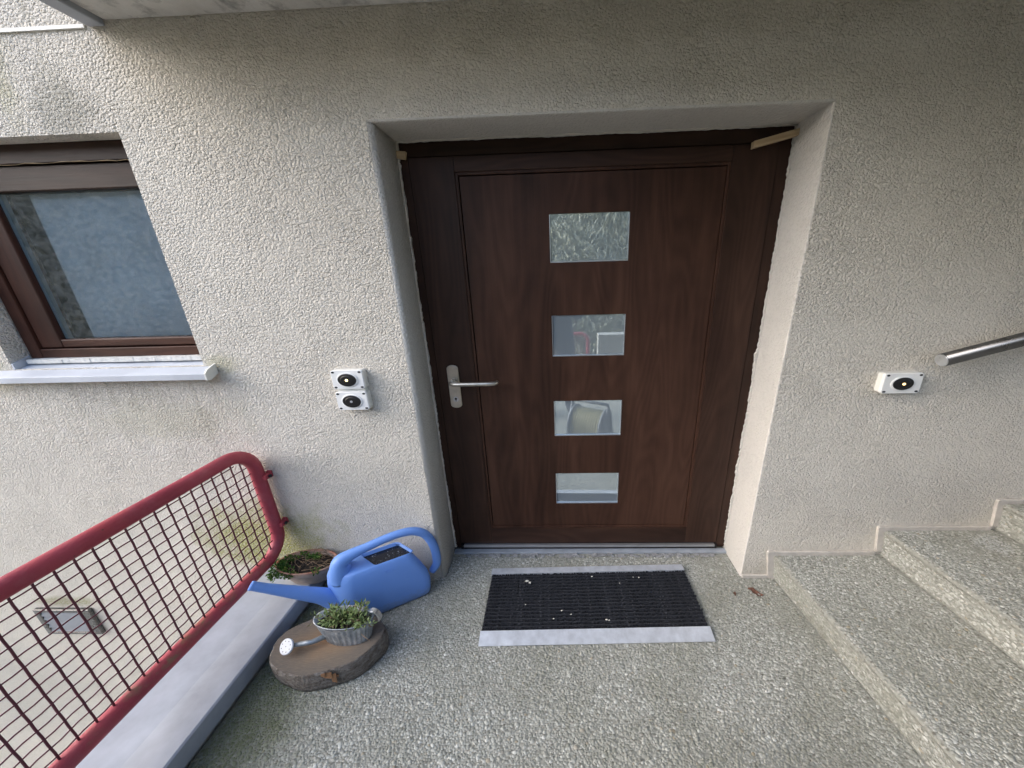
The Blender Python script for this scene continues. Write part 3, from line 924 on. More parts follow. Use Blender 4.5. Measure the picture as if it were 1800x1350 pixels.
cap.prism([(0.062, 1.285), (0.0, 1.262), (0.0, 1.232), (0.062, 1.253)], 'x', WX0+0.001, WX0+0.010)
cap.build('sill_upstand', 'sill_metal', so)

# ------------------------------------------------------------------ parapet beside the landing
par = thing('parapet', 'low parapet with pale metal capping under the red railing', 'parapet', (-0.80, -1.6, 0))
m = MB(); m.box(-0.94, -0.668, -3.2, -0.003, -2.6, 0.072); o = m.build('base', 'grey_concrete', par); o.location = (0.80, 1.6, 0)
m = MB()
prof = [(-0.975, 0.030), (-0.975, 0.100), (-0.969, 0.106), (-0.80, 0.0985), (-0.652, 0.106), (-0.646, 0.101), (-0.646, 0.030), (-0.650, 0.030), (-0.652, 0.0745), (-0.970, 0.0745), (-0.971, 0.030)]
m.prism(prof, 'y', -3.2, -0.004); o = m.build('capping', 'cap_metal', par); o.location = (0.80, 1.6, 0)

# ------------------------------------------------------------------ red railings
def make_railing(name, label, length, y_start, wires, detail=True):
    """panel in its own yz-plane: runs from y=-y_start backwards to y=-length"""
    t = thing(name, label, 'railing', group='red mesh railings')
    zb, zt, r, cr_ = 0.250, 0.836, 0.0285, 0.115
    ye, yn = -y_start, -length
    def corner(cy, cz, a0, a1, n=8):
        return [(0, cy+cr_*math.cos(a0+(a1-a0)*i/n), cz+cr_*math.sin(a0+(a1-a0)*i/n)) for i in range(n+1)]
    path = [(0, yn+cr_+0.001, zt)] + [(0, ye-cr_-0.01, zt)] + corner(ye-cr_, zt-cr_, math.pi/2, 0) + corner(ye-cr_, zb+cr_, 0, -math.pi/2) + [(0, yn+cr_+0.01, zb)] + corner(yn+cr_, zb+cr_, -math.pi/2, -math.pi) + corner(yn+cr_, zt-cr_, math.pi, math.pi/2)
    m = MB(); m.tube(path, r, 16, closed=True); m.build('tube_frame', 'red_paint', t)
    # vertical wires
    n = int((length-y_start-0.08)/0.0427)
    rw = 0.0030
    vm = MB()
    vm.tube([(0.0011*(1 if k % 2 else -1)*(0.5 if k in (0, 15) else 1), 0, zb+0.022+(zt-zb-0.044)*k/15) for k in range(16)], rw, 6)
    me = vm.build('wire', 'wire_paint', t)
    first = me
    for i in range(n):
        o = first if i == 0 else first.copy()
        if i:
            COL.objects.link(o)
            o.parent = t
        o.location = (0, ye-0.052-0.0427*i-0.012, 0)
        top = 1.0
        if i < 2 or i > n-3:                      # round the corners
            o.scale = (1, 1, 1)
    # horizontal wires, lighter, crimped over the verticals
    k0 = 14
    for j in range(k0):
        z = zb+0.042+(zt-zb-0.084)*j/(k0-1)
        inset = 0.0
        pts = []
        y = ye-0.024
        if j in (0, k0-1): inset = 0.045
        if j in (1, k0-2): inset = 0.018
        i = 0
        while y > yn+0.03:
            if y < ye-0.024-inset or inset == 0:
                pts.append((0.0052*(1 if i % 2 else -1), y, z+0.0022*(1 if i % 2 else -1)))
            y -= 0.0427/2 if i == 0 else 0.0427
            i += 1
        hm = MB(); hm.tube(pts, 0.0023, 5)
        hm.build('wire', 'wire_paint', t)
    return t
rail = make_railing('railing', 'red tube and wire mesh railing beside the parapet, running up to the wall', 3.0, 0.036, None)
rail.location = (-0.83, 0, 0)
for zc in (0.678, 0.396):
    m = MB(); m.box(0.016, 0.046, -0.046, -0.010, zc-0.011, zc+0.011, 0.002)
    m.box(0.020, 0.042, -0.012, -0.001, zc-0.016, zc+0.016)
    br = m.build('bracket', 'red_paint', rail)
    m = MB(); m.tube([(0.0455, -0.026, zc), (0.054, -0.026, zc)], 0.008, 6)
    m.build('bolt', 'dark_metal', br)
rail2 = make_railing('railing', 'red mesh railing across the front of the landing, seen in the door glass', 1.85, 0.03, None)
rail2.location = (1.10, -3.05, 0)
rail2.rotation_euler = (0, 0, -math.pi/2)
rail2.scale = (1, 1, 0.87)

fp = MB(); fp.box(1.22, 4.6, -3.22, -3.02, 0.0, 0.71)
fpt = fp.build('front_wall', 'grey_concrete')
tag(fpt, 'low grey wall at the front of the landing, mirrored in the second pane', 'wall')

# ------------------------------------------------------------------ staircase
SK = 0.1039
SXB, GO, RI = W+0.1695, 0.516, 0.1562
stair = thing('staircase', 'washed concrete steps rising to the right along the wall', 'staircase', (SXB, 0, 0))
NST = 6
Y0S, Y1S = -0.003, -1.75
tread_regions = []
for k in range(NST):
    xb = GO*k
    z0, z1 = RI*k, RI*(k+1)
    bot = z0 if k == 0 else z0-0.02
    nose, lean = 0.028, 0.0
    xe = GO*(k+1)+0.02 if k < NST-1 else 2.9-0.0
    prof = [(xb, bot), (xb-0.004, z0+0.04), (xb-nose+0.008, z1-0.03), (xb-nose+0.001, z1-0.014), (xb-nose+0.004, z1-0.005), (xb-nose+0.014, z1), (xe, z1), (xe, bot)]
    m = MB()
    n = len(prof)
    vs = [(x-SK*y, y, z) for y in (Y0S, Y1S) for x, z in prof]
    vs = [(x if (x_ := x) is not None else x, y, z) for x, y, z in vs]
    fs = [(i, (i+1) % n, n+(i+1) % n, n+i) for i in range(n)]
    m.add(vs, fs)
    m.f += [tuple(range(n)), tuple(range(n, 2*n))]; m.s += [False, False]
    st = m.build('step', 'washed_concrete', stair)
    tread_regions.append((SXB+xb-nose+0.014, SXB+xb+GO-0.02, z1))
# plastered skirting line on the wall following the steps
sk = MB()
t_ = 0.011
def sbox(x0, x1, z0, z1):
    sk.box(x0, x1, -t_, 0.0, z0, z1, 0.003)
sbox(W+0.004, SXB-0.0325, 0.0, 0.022)
for k in range(NST):
    x = SXB+GO*k
    za, zb = RI*k+(0.0 if k == 0 else 0.0225), RI*(k+1)+0.022
    sk.prism([(x-0.030, za), (x+0.012, za), (x-0.022, zb-0.002), (x-0.026, zb), (x-0.052, zb), (x-0.058, zb-0.005)], 'y', -t_, 0.0)
    sbox(x-0.0215, x+GO-0.0305, RI*(k+1)-0.005, RI*(k+1)+0.022)
sk.build('skirting', 'pinkish_skirting', stair).location = (-SXB, 0, 0)

# unseen wall added beside the steps to shade them and the right-hand wall
m = MB()
m.prism([(2.02, 0.0), (2.02, 1.05), (2.06, 1.08), (5.0, 1.08+0.3027*2.94), (5.0, 0.0)], 'y', -1.93, -1.785)
tag(m.build('added_shade_wall', 'grey_concrete'), 'unseen grey concrete wall added to shade the steps and right-hand wall', 'light blocker')

# ------------------------------------------------------------------ pebbles (geometry)
def pebbles(x0, x1, y0, y1, z, step, skew=0.0, reject=None, seed=1):
    r = np.random.default_rng(seed)
    sx, sy = step*1.45, step*0.95
    gx, gy = np.meshgrid(np.arange(x0, x1, sx), np.arange(y0, y1, sy))
    gx = gx+(np.arange(gx.shape[0])[:, None] % 2)*sx*0.5
    n = gx.size
    px = gx.ravel()+r.uniform(-.36, .36, n)*sx
    py = gy.ravel()+r.uniform(-.36, .36, n)*sy
    keep = (px < x1) & (py < y1) & (r.random(n) > 0.06)
    if reject is not None:
        keep &= ~reject(px, py)
    px, py = px[keep], py[keep]
    px = px-skew*py
    n = len(px)
    k = 7
    ang = np.linspace(0, 2*np.pi, k, endpoint=False)
    size = np.clip(r.lognormal(0, 0.27, n), .5, 1.75)
    ra = sx*0.50*size; rb = sy*0.56*size
    rot = r.normal(0, 0.45, n)
    hh = step*r.uniform(0.10, 0.27, n)*size
    jit = 1+r.uniform(-.22, .22, (n, k))
    cx, sx_ = np.cos(ang)[None]*jit, np.sin(ang)[None]*jit
    def ring(f, zz):
        u, v = cx*ra[:, None]*f, sx_*rb[:, None]*f
        X_ = px[:, None]+u*np.cos(rot)[:, None]-v*np.sin(rot)[:, None]
        Y_ = py[:, None]+u*np.sin(rot)[:, None]+v*np.cos(rot)[:, None]
        return np.stack([X_, Y_, np.broadcast_to(zz, X_.shape)], -1)
    base = ring(1.0, np.full((n, k), z-0.0008))
    tilt = r.uniform(-.25, .25, (n, 1))*np.cos(ang)[None]*hh[:, None]
    mid = ring(0.78, z+hh[:, None]*0.72+tilt)
    top = np.stack([px, py, z+hh], -1)[:, None]
    V = np.concatenate([base, mid, top], 1).reshape(-1, 3)
    o = np.arange(n)[:, None]*(2*k+1)
    fs = []
    for i in range(k):
        j = (i+1) % k
        fs += [[i, j, k+j], [i, k+j, k+i], [k+i, k+j, 2*k]]
    F = (o[:, None, :]+np.array(fs)[None]).reshape(-1, 3)
    return V, F
def stair_rej(px, py):
    # under the steps, under the doormat, outside the recess behind the wall line
    return (px > SXB-0.006-SK*py) | ((py > 0.004) & ((px < 0.004) | (px > W-0.004))) | ((px > 0.30) & (px < 1.27) & (py > -0.29) & (py < 0.0))
V, F = pebbles(-0.645, 2.1, -1.3, D-0.052, 0.0, 0.0076, reject=stair_rej, seed=2)
o = link('pebble_surface', fast_mesh('pebble_surface', V, F, 'pebble', True), floor)
tag(o, None, None, kind='stuff')
for k, (xa, xb, z) in enumerate(tread_regions[:4]):
    V, F = pebbles(xa, xb, -1.3, -0.012, z, 0.0076, skew=SK, seed=20+k)
    V = V-np.array([SXB, 0, 0])
    o = link('pebble_surface', fast_mesh('pebble_surface', V, F, 'pebble', True), stair)
    tag(o, None, None, kind='stuff')

for k in range(4):
    V, F = pebbles(0.012, 1.3, 0.012, RI-0.012, 0.0, 0.0076, seed=40+k)
    a_y, b_z, h_o = -V[:, 0], V[:, 1], V[:, 2]
    V = np.stack([GO*k-0.004-0.023*np.clip(b_z/RI-0.15, 0, 1)-h_o-SK*a_y, a_y, RI*k+b_z], -1)
    o = link('riser_pebbles', fast_mesh('riser_pebbles', V, F, 'pebble', True), stair)
    tag(o, None, None, kind='stuff')

# ------------------------------------------------------------------ doormat
mat_o = thing('doormat', 'black brush doormat with aluminium ramp edges before the door', 'doormat', (0.79, -0.152, 0.0), rad(1.45))
mw, md = 1.062, 0.405
hx = mw/2
def ramp(y_out, y_in):
    m = MB()
    s = 1 if y_in > y_out else -1
    m.prism([(y_out, 0.0045), (y_out, 0.0065 if s > 0 else 0.016), (y_in, 0.020), (y_in, 0.0045)], 'x', -hx, hx)
    return m
ramp(-md/2, -md/2+0.058).build('front_ramp', 'ramp_metal', mat_o)
ramp(md/2+0.004, md/2-0.036).build('rear_ramp', 'ramp_metal', mat_o)
m = MB(); m.box(-hx+0.003, hx-0.004, -md/2+0.0585, md/2-0.0365, 0.0045, 0.008); m.build('base_tray', 'black_plastic', mat_o)
ya, yb = -md/2+0.0585, md/2-0.0365
NR = 17
pitch = (yb-ya)/NR
for q in range(NR):
    yc = ya+pitch*(q+0.5)
    nt = 118
    r = np.random.default_rng(100+q)
    xt = np.linspace(-hx+0.010, hx-0.010, nt)+r.normal(0, 0.0026, nt)
    V, F = [], []
    for row in (0, 1):
        yy = yc+(row-0.5)*pitch*0.36+r.normal(0, 0.0006, nt)
        xx = xt+(0.0045 if row else 0)
        h = r.uniform(0.0150, 0.0190, nt)
        w = 0.0036
        fx, fy = r.normal(0, 0.0013, nt), r.normal(0, 0.0010, nt)
        for (sx, sy, top) in [(-1, -1, 0), (1, -1, 0), (1, 1, 0), (-1, 1, 0), (-1, -1, 1), (1, -1, 1), (1, 1, 1), (-1, 1, 1)]:
            s = 1.15 if top else 0.8
            V.append(np.stack([xx+sx*w*s+fx*top, yy+sy*w*0.62*s+fy*top, np.where(top, h, 0.007)], -1))
    V = np.array(V).reshape(2, 8, nt, 3).transpose(0, 2, 1, 3).reshape(-1, 3)
    fs = np.array([(4, 5, 6, 7), (0, 1, 5, 4), (1, 2, 6, 5), (2, 3, 7, 6), (3, 0, 4, 7)])
    F = (np.arange(2*nt)[:, None, None]*8+fs[None]).reshape(-1, 4)
    link('brush_strip', fast_mesh('brush_strip', V, F, 'brush'), mat_o)
for q in range(1, NR, 1):
    yc = ya+pitch*q
    if True:
        m = MB(); m.box(-hx+0.004, hx-0.006, yc-0.0008, yc+0.0008, 0.0085, 0.0188)
        m.build('rail_strip', 'rail_grey', mat_o)
# bits of dirt on the mat
cm = MB()
r = np.random.default_rng(9)
for (x, y, s) in [(-0.33, 0.115, 0.012), (-0.315, 0.105, 0.010), (-0.15, -0.055, 0.006), (-0.105, -0.075, 0.005), (-0.19, -0.095, 0.005), (0.06, -0.105, 0.007), (0.072, -0.108, 0.005), (0.02, 0.135, 0.006), (0.24, 0.125, 0.005), (0.27, 0.122, 0.005), (-0.33, -0.02, 0.005), (0.16, 0.09, 0.004)]:
    rr = [(x+math.cos(t)*s*r.uniform(.6, 1.2), y+math.sin(t)*s*0.6*r.uniform(.6, 1.2), 0.0205) for t in np.linspace(0, 2*math.pi, 7)[:-1]]
    cm.ring_loft([rr, [(a*0.7+x*0.3, b*0.7+y*0.3, 0.0235) for a, b, c in rr]])
co = cm.build('crumbs', 'crumb', None)
co.location = mat_o.location; co.rotation_euler = mat_o.rotation_euler
tag(co, 'small white crumbs scattered on the black doormat', 'crumbs', kind='stuff')

# ------------------------------------------------------------------ push-button boxes
def rrect(w, h, r, n=4):
    pts = []
    for (cx, cz, a) in [(w/2-r, h/2-r, 0), (-w/2+r, h/2-r, 90), (-w/2+r, -h/2+r, 180), (w/2-r, -h/2+r, 270)]:
        for i in range(n+1):
            t = rad(a+90*i/n)
            pts.append((cx+r*math.cos(t), cz+r*math.sin(t)))
    return pts
def push_box(loc, label, w, h, led, rx, rz, depth=0.034):
    t = thing('light_switch_box', label, 'light switch', loc, 0, 'round button boxes on the wall')
    def loft(levels, mat, name, parent):
        mb = MB()
        rings = []
        for (s, y) in levels:
            rings.append([(x*s, -y, z*s) for x, z in rrect(w, h, min(w, h)*0.12)])
        mb.ring_loft(rings, (True, True), False)
        return mb.build(name, mat, parent)
    loft([(0.985, 0.0), (0.985, depth*0.62), (0.93, depth*0.66)], 'white_plastic_shade', 'back_box', t)
    cv = loft([(1.0, depth*0.66), (1.0, depth*0.94), (0.965, depth)], 'white_plastic', 'cover', t)
    def disc(rx_, rz_, y0, y1, name, mat, parent, dx=0, dz=0, n=28):
        mb = MB()
        rings = [[(dx+rx_*f*math.cos(a), -y, dz+rz_*f*math.sin(a)) for a in np.linspace(0, 2*math.pi, n+1)[:-1]] for f, y in ((1, y0), (1, y1-0.001), (0.94, y1))]
        mb.ring_loft(rings, (True, True), False)
        return mb.build(name, mat, parent)
    disc(rx*1.16, rz*1.16, depth-0.001, depth+0.0035, 'ring', 'white_plastic', cv)
    bt = disc(rx, rz, depth+0.002, depth+0.0062, 'button', 'black_plastic', t)
    disc(rx*0.7, rz*0.7, depth+0.006, depth+0.0072, 'button_face', 'black_plastic', bt)
    disc(rx*0.16, rz*0.19, depth+0.0065, depth+0.0085, 'lamp', led, bt)
    for sx in (-1, 1):
        for sz in (-1, 1):
            disc(0.0075, 0.0045, depth-0.0005, depth+0.0006, 'screw', 'dark_metal', cv, sx*w*0.415, sz*h*0.40, 10)
    return t
push_box((-0.278, -0.001, 1.166), 'white box with yellow-lit round button, upper of the pair left of the door', 0.142, 0.086, 'led_yellow', 0.041, 0.029)
push_box((-0.278, -0.001, 1.066), 'white box with unlit round button, lower of the pair left of the door', 0.142, 0.086, 'lens_grey', 0.041, 0.029)
push_box((2.098, -0.001, 1.102), 'white box with orange-lit round button on the wall right of the door', 0.160, 0.090, 'led_warm', 0.042, 0.028)
m = MB(); m.box(-0.340, -0.216, -0.022, -0.001, 1.108, 1.124)
tag(m.build('box_connector', 'white_plastic_shade'), 'narrow white link piece between the two stacked button boxes', 'connector')

# ------------------------------------------------------------------ stair handrail
hr = thing('handrail', 'round steel handrail on the wall above the steps', 'handrail', (2.17, -0.085, 1.215))
m = MB()
dx, dz = 0.9636, 0.2672
m.tube([(0, 0, 0), (2.6*dx, 0, 2.6*dz)], 0.026, 20)
m.build('tube', 'handrail_steel', hr)
m = MB(); m.tube([(-0.004*dx, 0, -0.004*dz), (0.002*dx, 0, 0.002*dz)], 0.024, 20); m.build('end_cap', 'zinc_trim', hr)
for t in (0.62, 1.7):
    m = MB()
    bx, bz = t*dx, t*dz
    m.tube([(bx, 0, bz-0.02), (bx, 0.01, bz-0.06), (bx, 0.04, bz-0.07), (bx, 0.084, bz-0.07)], 0.008, 10)
    m.tube([(bx, 0.078, bz-0.07), (bx, 0.0845, bz-0.07)], 0.03, 16)
    m.build('wall_bracket', 'handrail_steel', hr)

# ------------------------------------------------------------------ wall lamp below
wl_ = thing('wall_lamp', 'louvred metal wall lamp low on the wall behind the railing', 'wall lamp', (-2.345, 0, -0.335))
m = MB()
for (x0, x1, z0, z1) in [(-0.175, 0.175, 0.078, 0.100), (-0.175, 0.175, -0.100, -0.082), (-0.175, -0.145, -0.0815, 0.0775), (0.125, 0.175, -0.0815, 0.0775)]:
    m.box(x0, x1, -0.020, -0.001, z0, z1, 0.003)
m.build('housing', 'handrail_steel', wl_)
m = MB(); m.box(-0.144, 0.124, -0.008, -0.002, -0.081, 0.077); m.build('reflector', 'lamp_grey', wl_)
for k in range(5):
    z = -0.066+k*0.031
    m = MB(); m.prism([(-0.019, z-0.010), (-0.017, z-0.012), (-0.009, z+0.008), (-0.011, z+0.010)], 'x', -0.1435, 0.1235)
    m.build('louvre', 'lamp_grey', wl_)

# ------------------------------------------------------------------ log slice
lg = thing('log_slice', 'round slice of tree trunk on the floor by the parapet', 'log slice', (-0.374, -0.409, 0.0), rad(6))
n = 56
r = np.random.default_rng(4)
ang = np.linspace(0, 2*math.pi, n, endpoint=False)
wob = 1+0.018*np.sin(3*ang+0.4)+0.014*np.sin(7*ang+1)+r.normal(0, 0.006, n)
def ell(rx, ry, z, f=1.0, extra=0):
    return [(rx*f*wob[i]*math.cos(ang[i]), ry*f*wob[i]*math.sin(ang[i]), z) for i in range(n)]
RX, RY, LH = 0.231, 0.132, 0.100
m = MB()
m.ring_loft([[(x*0.985, y*0.985, z) for x, y, z in ell(RX, RY, 0.003)], ell(RX, RY, 0.02), ell(RX, RY, 0.05, 1.008), ell(RX, RY, 0.085, 1.004), ell(RX, RY, LH-0.003, 1.0), ell(RX, RY, LH, 0.975)], (True, False))
m.build('bark', 'bark', lg)
m = MB()
m.ring_loft([ell(RX, RY, LH-0.004, 0.975), ell(RX, RY, LH+0.0005, 0.970)], (False, True))
m.build('cut_face', 'cut_wood', lg)
m = MB()                                   # split in the bark at the front
for (a, w0, z0, z1) in [(-1.30, 0.018, 0.062, 0.099), (-1.22, 0.012, 0.03, 0.085), (-1.37, 0.010, 0.075, 0.100), (-1.17, 0.008, 0.055, 0.070)]:
    cx, cy = RX*1.006*math.cos(a), RY*1.006*math.sin(a)
    m.add([(cx-w0, cy-0.0025, z0+0.006), (cx+w0*0.6, cy-0.0030, z0), (cx+w0, cy-0.0030, z1), (cx-w0*0.7, cy-0.0025, z1-0.004), (cx, cy+0.006, (z0+z1)/2)], [(0, 1, 2, 3), (0, 1, 4), (1, 2, 4), (2, 3, 4), (3, 0, 4)])
m.build('bark_split', 'split_wood', lg)['label'] = 'bare orange split in the bark'

# ------------------------------------------------------------------ small zinc planter
pl = thing('zinc_planter', 'small ribbed zinc planter shaped like a watering can on the log slice', 'planter', (-0.290, -0.393, 0.1005))
n = 240
ang = np.linspace(0, 2*math.pi, n, endpoint=False)
def zr(rx, ry, z, rib, dx=0.0):
    f = 1+rib*np.sign(np.sin(ang*30))*np.abs(np.sin(ang*30))**0.6
    return [(dx+rx*f[i]*math.cos(ang[i]), 0.15*z+ry*f[i]*math.sin(ang[i]), z) for i in range(n)]
m = MB()
m.ring_loft([zr(0.096, 0.041, 0.0, 0), zr(0.098, 0.043, 0.004, 0.024, -0.001), zr(0.119, 0.049, 0.072, 0.030, -0.010), zr(0.122, 0.050, 0.080, 0, -0.011), zr(0.126, 0.0525, 0.092, 0, -0.013), zr(0.131, 0.055, 0.094, 0, -0.013), zr(0.130, 0.0545, 0.098, 0, -0.013), zr(0.124, 0.0515, 0.097, 0, -0.013), zr(0.116, 0.048, 0.074, 0, -0.011)], (True, True))
m.build('bucket', 'zinc', pl)
m = MB(); m.ring_loft([zr(0.117, 0.0485, 0.074, 0, -0.011), zr(0.06, 0.026, 0.082, 0.05, -0.011)], (False, True)); m.build('soil', 'soil', pl)
m = MB(); m.tube([(-0.088, -0.018, 0.026), (-0.13, -0.045, 0.030), (-0.198, -0.066, 0.040)], [0.012, 0.0095, 0.0085], 12)
sp = m.build('spout', 'zinc', pl)
# rose: a disc tilted to face up and forward
rose_c = Vector((-0.214, -0.073, 0.044)); rose_n = Vector((-0.25, -0.55, 0.80)).normalized()
ru = rose_n.cross(Vector((0, 0, 1))).normalized(); rv = ru.cross(rose_n)
if rv.z < 0: rv = -rv
def disc_at(c, nn, rx_, ry_, th, seg=26):
    rings = []
    for s, o_ in ((0.45, -th*2.2), (1.0, -th), (1.0, 0), (0.9, th*0.3)):
        rings.append([tuple(c+nn*o_+ru*(rx_*s*math.cos(t))+rv*(ry_*s*math.sin(t))) for t in np.linspace(0, 2*math.pi, seg+1)[:-1]])
    return MB().ring_loft(rings, (True, True), False)
ro = disc_at(rose_c, rose_n, 0.035, 0.027, 0.006).build('rose', 'rose_paint', sp)
hm = MB()
for k in range(8):
    t = 2*math.pi*k/8
    q = rose_c+ru*(0.024*math.cos(t))+rv*(0.018*math.sin(t))+rose_n*0.0016
    hm.tube([q, q+rose_n*0.0009], 0.0020, 8)
q = rose_c+rose_n*0.0016
hm.tube([q, q+rose_n*0.0009], 0.0020, 8)
ho = hm.build('rose_holes', 'black_plastic', pl); tag(ho, None, None, kind='stuff')
m = MB()
hc = Vector((0.118, 0.020, 0.098))
for off in (0.0,):
    path = []
    for t in np.linspace(-0.5, math.pi+0.5, 14):
        path.append((hc.x+0.024*math.cos(t)*1.2, hc.y-0.010*math.cos(t)*0.5, hc.z+0.034*math.sin(t)))
    m2 = []
    for (x, y, z) in path:
        m2.append([(x-0.004, y-0.009, z), (x+0.004, y-0.009, z+0.001), (x+0.006, y+0.009, z+0.001), (x-0.002, y+0.009, z)])
    m.ring_loft(m2, (True, True), False)
m.build('loop_handle', 'zinc_trim', pl)

def leaf_cloud(centers, n, rmin, rmax, ln, wd, up, seed, spread=0.5):
    """leaves as bent two-quad blades grouped round centres"""
    r = np.random.default_rng(seed)
    V, F = [], []
    for i in range(n):
        c = centers[r.integers(len(centers))]
        a = r.uniform(0, 2*math.pi)
        el = r.uniform(0.0, 1.3)
        d = Vector((math.cos(a)*math.cos(el), math.sin(a)*math.cos(el), math.sin(el)*up))
        d.normalize()
        rr = r.uniform(rmin, rmax)
        base = Vector(c)+Vector((d.x*rr*1.5, d.y*rr, abs(d.z)*rr))
        l, w = r.uniform(*ln), r.uniform(*wd)
        s = d.cross(Vector((r.normal(), r.normal(), r.normal()))).normalized()
        nn = d.cross(s)
        mid = base+d*l*0.5+nn*l*0.08
        tip = base+d*l-nn*l*0.12
        o = len(V)
        V += [base, mid-s*w, mid+s*w, mid+nn*w*0.35, tip]
        F += [(o, o+1, o+3), (o, o+3, o+2), (o+1, o+4, o+3), (o+3, o+4, o+2)]
    return np.array([tuple(v) for v in V]), np.array(F)
r = np.random.default_rng(21)
cen = []
for k in range(34):
    t, q = r.uniform(0, 2*math.pi), math.sqrt(r.uniform(0, 1))
    x, y = -0.012+0.105*q*math.cos(t), 0.041*q*math.sin(t)+0.014
    hh = 0.084+r.uniform(0, 0.036)*(1.0 if x > -0.02 else 0.75)
    cen.append((x, y, hh))
cen += [(0.075, 0.012, 0.150), (0.066, 0.018, 0.138), (0.09, -0.018, 0.105), (0.108, -0.02, 0.098), (-0.118, 0.0, 0.108)]
V, F = leaf_cloud(cen, 520, 0.002, 0.018, (0.014, 0.034), (0.0028, 0.0068), 0.8, 22)
o = link('foliage', fast_mesh('foliage', V, F, 'grey_green_leaf'), pl); tag(o, None, None, kind='stuff')
m = MB()
for (x, y, z) in cen:
    m.tube([(x*0.75, y*0.75, 0.072), (x*0.9+r.normal(0, .004), y*0.9, 0.072+(z-0.072)*0.6), (x, y, z+0.008)], [0.0016, 0.0013, 0.0008], 5)
m.tube([(0.10, -0.05, 0.085), (0.15, -0.075, 0.082)], 0.001, 5)
o = m.build('stems', 'twig', pl); tag(o, None, None, kind='stuff')

# ------------------------------------------------------------------ terracotta bowl on the parapet end
pt = thing('flower_bowl', 'terracotta bowl of succulents and dry stems in the corner by the wall', 'flower pot', (-0.672, -0.090, 0.102))
n = 48
ang = np.linspace(0, 2*math.pi, n, endpoint=False)
def er(rx, ry, z): return [(rx*math.cos(a), ry*math.sin(a), z) for a in ang]
m = MB()
m.ring_loft([er(0.100, 0.050, 0.0), er(0.106, 0.053, 0.01), er(0.142, 0.074, 0.070), er(0.150, 0.078, 0.076), er(0.156, 0.081, 0.100), er(0.156, 0.081, 0.106), er(0.146, 0.076, 0.106), er(0.138, 0.071, 0.078)], (True, True))
m.build('bowl', 'terracotta', pt)
r = np.random.default_rng(31)
m = MB()
m.ring_loft([er(0.139, 0.072, 0.080), [(x*(0.7+r.uniform(-.1, .1)), y*(0.7+r.uniform(-.1, .1)), 0.092+r.uniform(-.006, .008)) for x, y, z in er(0.139, 0.072, 0)], [(x*0.3, y*0.3, 0.098+r.uniform(-.006, .006)) for x, y, z in er(0.139, 0.072, 0)]], (False, True))
m.build('soil', 'soil', pt)
cen = [(-0.10, 0.000, 0.098), (-0.125, -0.02, 0.100), (-0.135, 0.0, 0.094), (-0.150, -0.035, 0.088), (-0.145, -0.055, 0.078), (-0.11, -0.045, 0.092), (-0.07, 0.02, 0.1), (-0.155, -0.015, 0.085), (-0.128, -0.068, 0.066), (0.005, 0.022, 0.104), (0.03, 0.03, 0.106), (0.045, 0.024, 0.104), (-0.02, -0.07, 0.092), (-0.035, -0.078, 0.085), (-0.05, 0.05, 0.1), (0.09, -0.055, 0.095), (-0.09, -0.065, 0.09), (-0.065, -0.075, 0.086), (-0.16, 0.01, 0.09), (-0.10, -0.03, 0.104), (-0.06, -0.05, 0.1), (-0.115, 0.02, 0.1), (-0.14, -0.06, 0.06)]
V, F = leaf_cloud(cen, 900, 0.004, 0.016, (0.008, 0.015), (0.0035, 0.0065), 0.8, 33)
o = link('foliage', fast_mesh('foliage', V, F, 'succulent_leaf'), pt); tag(o, None, None, kind='stuff')
m = MB()
for k in range(70):
    t, q = r.uniform(0, 2*math.pi), math.sqrt(r.uniform(0.0, 1.1))
    x, y, z = 0.02+0.12*q*math.cos(t), 0.065*q*math.sin(t), 0.096+r.uniform(0, .012)
    a = r.uniform(0, 2*math.pi); l = r.uniform(0.03, 0.09)
    m.tube([(x, y, z), (x+math.cos(a)*l*.5, y+math.sin(a)*l*.3, z+r.uniform(0.0, .022)), (x+math.cos(a)*l, y+math.sin(a)*l*.6, z+r.uniform(-.012, .012))], [0.0014, 0.0011, 0.0006], 4)
o = m.build('dry_stems', 'twig', pt); tag(o, None, None, kind='stuff')

# ------------------------------------------------------------------ blue watering can
can = thing('watering_can', 'blue plastic watering can standing in the corner by the door', 'watering can', (-0.259, -0.223, 0.0), math.atan2(0.4835, 0.8754))
def rsec(s0, s1, d0, d1, w, p=0.40, n=9):
    """rounded-rectangle section; local x = length, local y = depth"""
    s0 = s0+0.045 if s0 < -0.1 else s0+0.022
    r_ = min(s1-s0, d1-d0)*p
    pts = []
    for (cx, cy, a) in [(s1-r_, d1-r_, 0), (s0+r_, d1-r_, 90), (s0+r_, d0+r_, 180), (s1-r_, d0+r_, 270)]:
        for i in range(n):
            t = rad(a+90*i/(n-1))
            pts.append((cx+r_*math.cos(t)-0.6*(cy+r_*math.sin(t)), cy+r_*math.sin(t), w))
    return pts
secs = [rsec(-0.150, 0.258, 0.012, 0.138, 0.001), rsec(-0.163, 0.270, 0.002, 0.148, 0.008), rsec(-0.168, 0.275, -0.001, 0.151, 0.022), rsec(-0.176, 0.281, -0.001, 0.151, 0.09), rsec(-0.178, 0.273, -0.001, 0.151, 0.14), rsec(-0.174, 0.250, 0.001, 0.149, 0.20), rsec(-0.167, 0.231, 0.003, 0.147, 0.243), rsec(-0.160, 0.222, 0.009, 0.141, 0.263), rsec(-0.150, 0.222, 0.013, 0.137, 0.278), rsec(-0.135, 0.219, 0.017, 0.133, 0.284),
        rsec(0.016, 0.216, 0.019, 0.132, 0.287, 0.12), rsec(0.019, 0.213, 0.022, 0.129, 0.285, 0.12), rsec(0.022, 0.210, 0.024, 0.127, 0.225, 0.12)]
m = MB(); m.ring_loft(secs, (True, True))
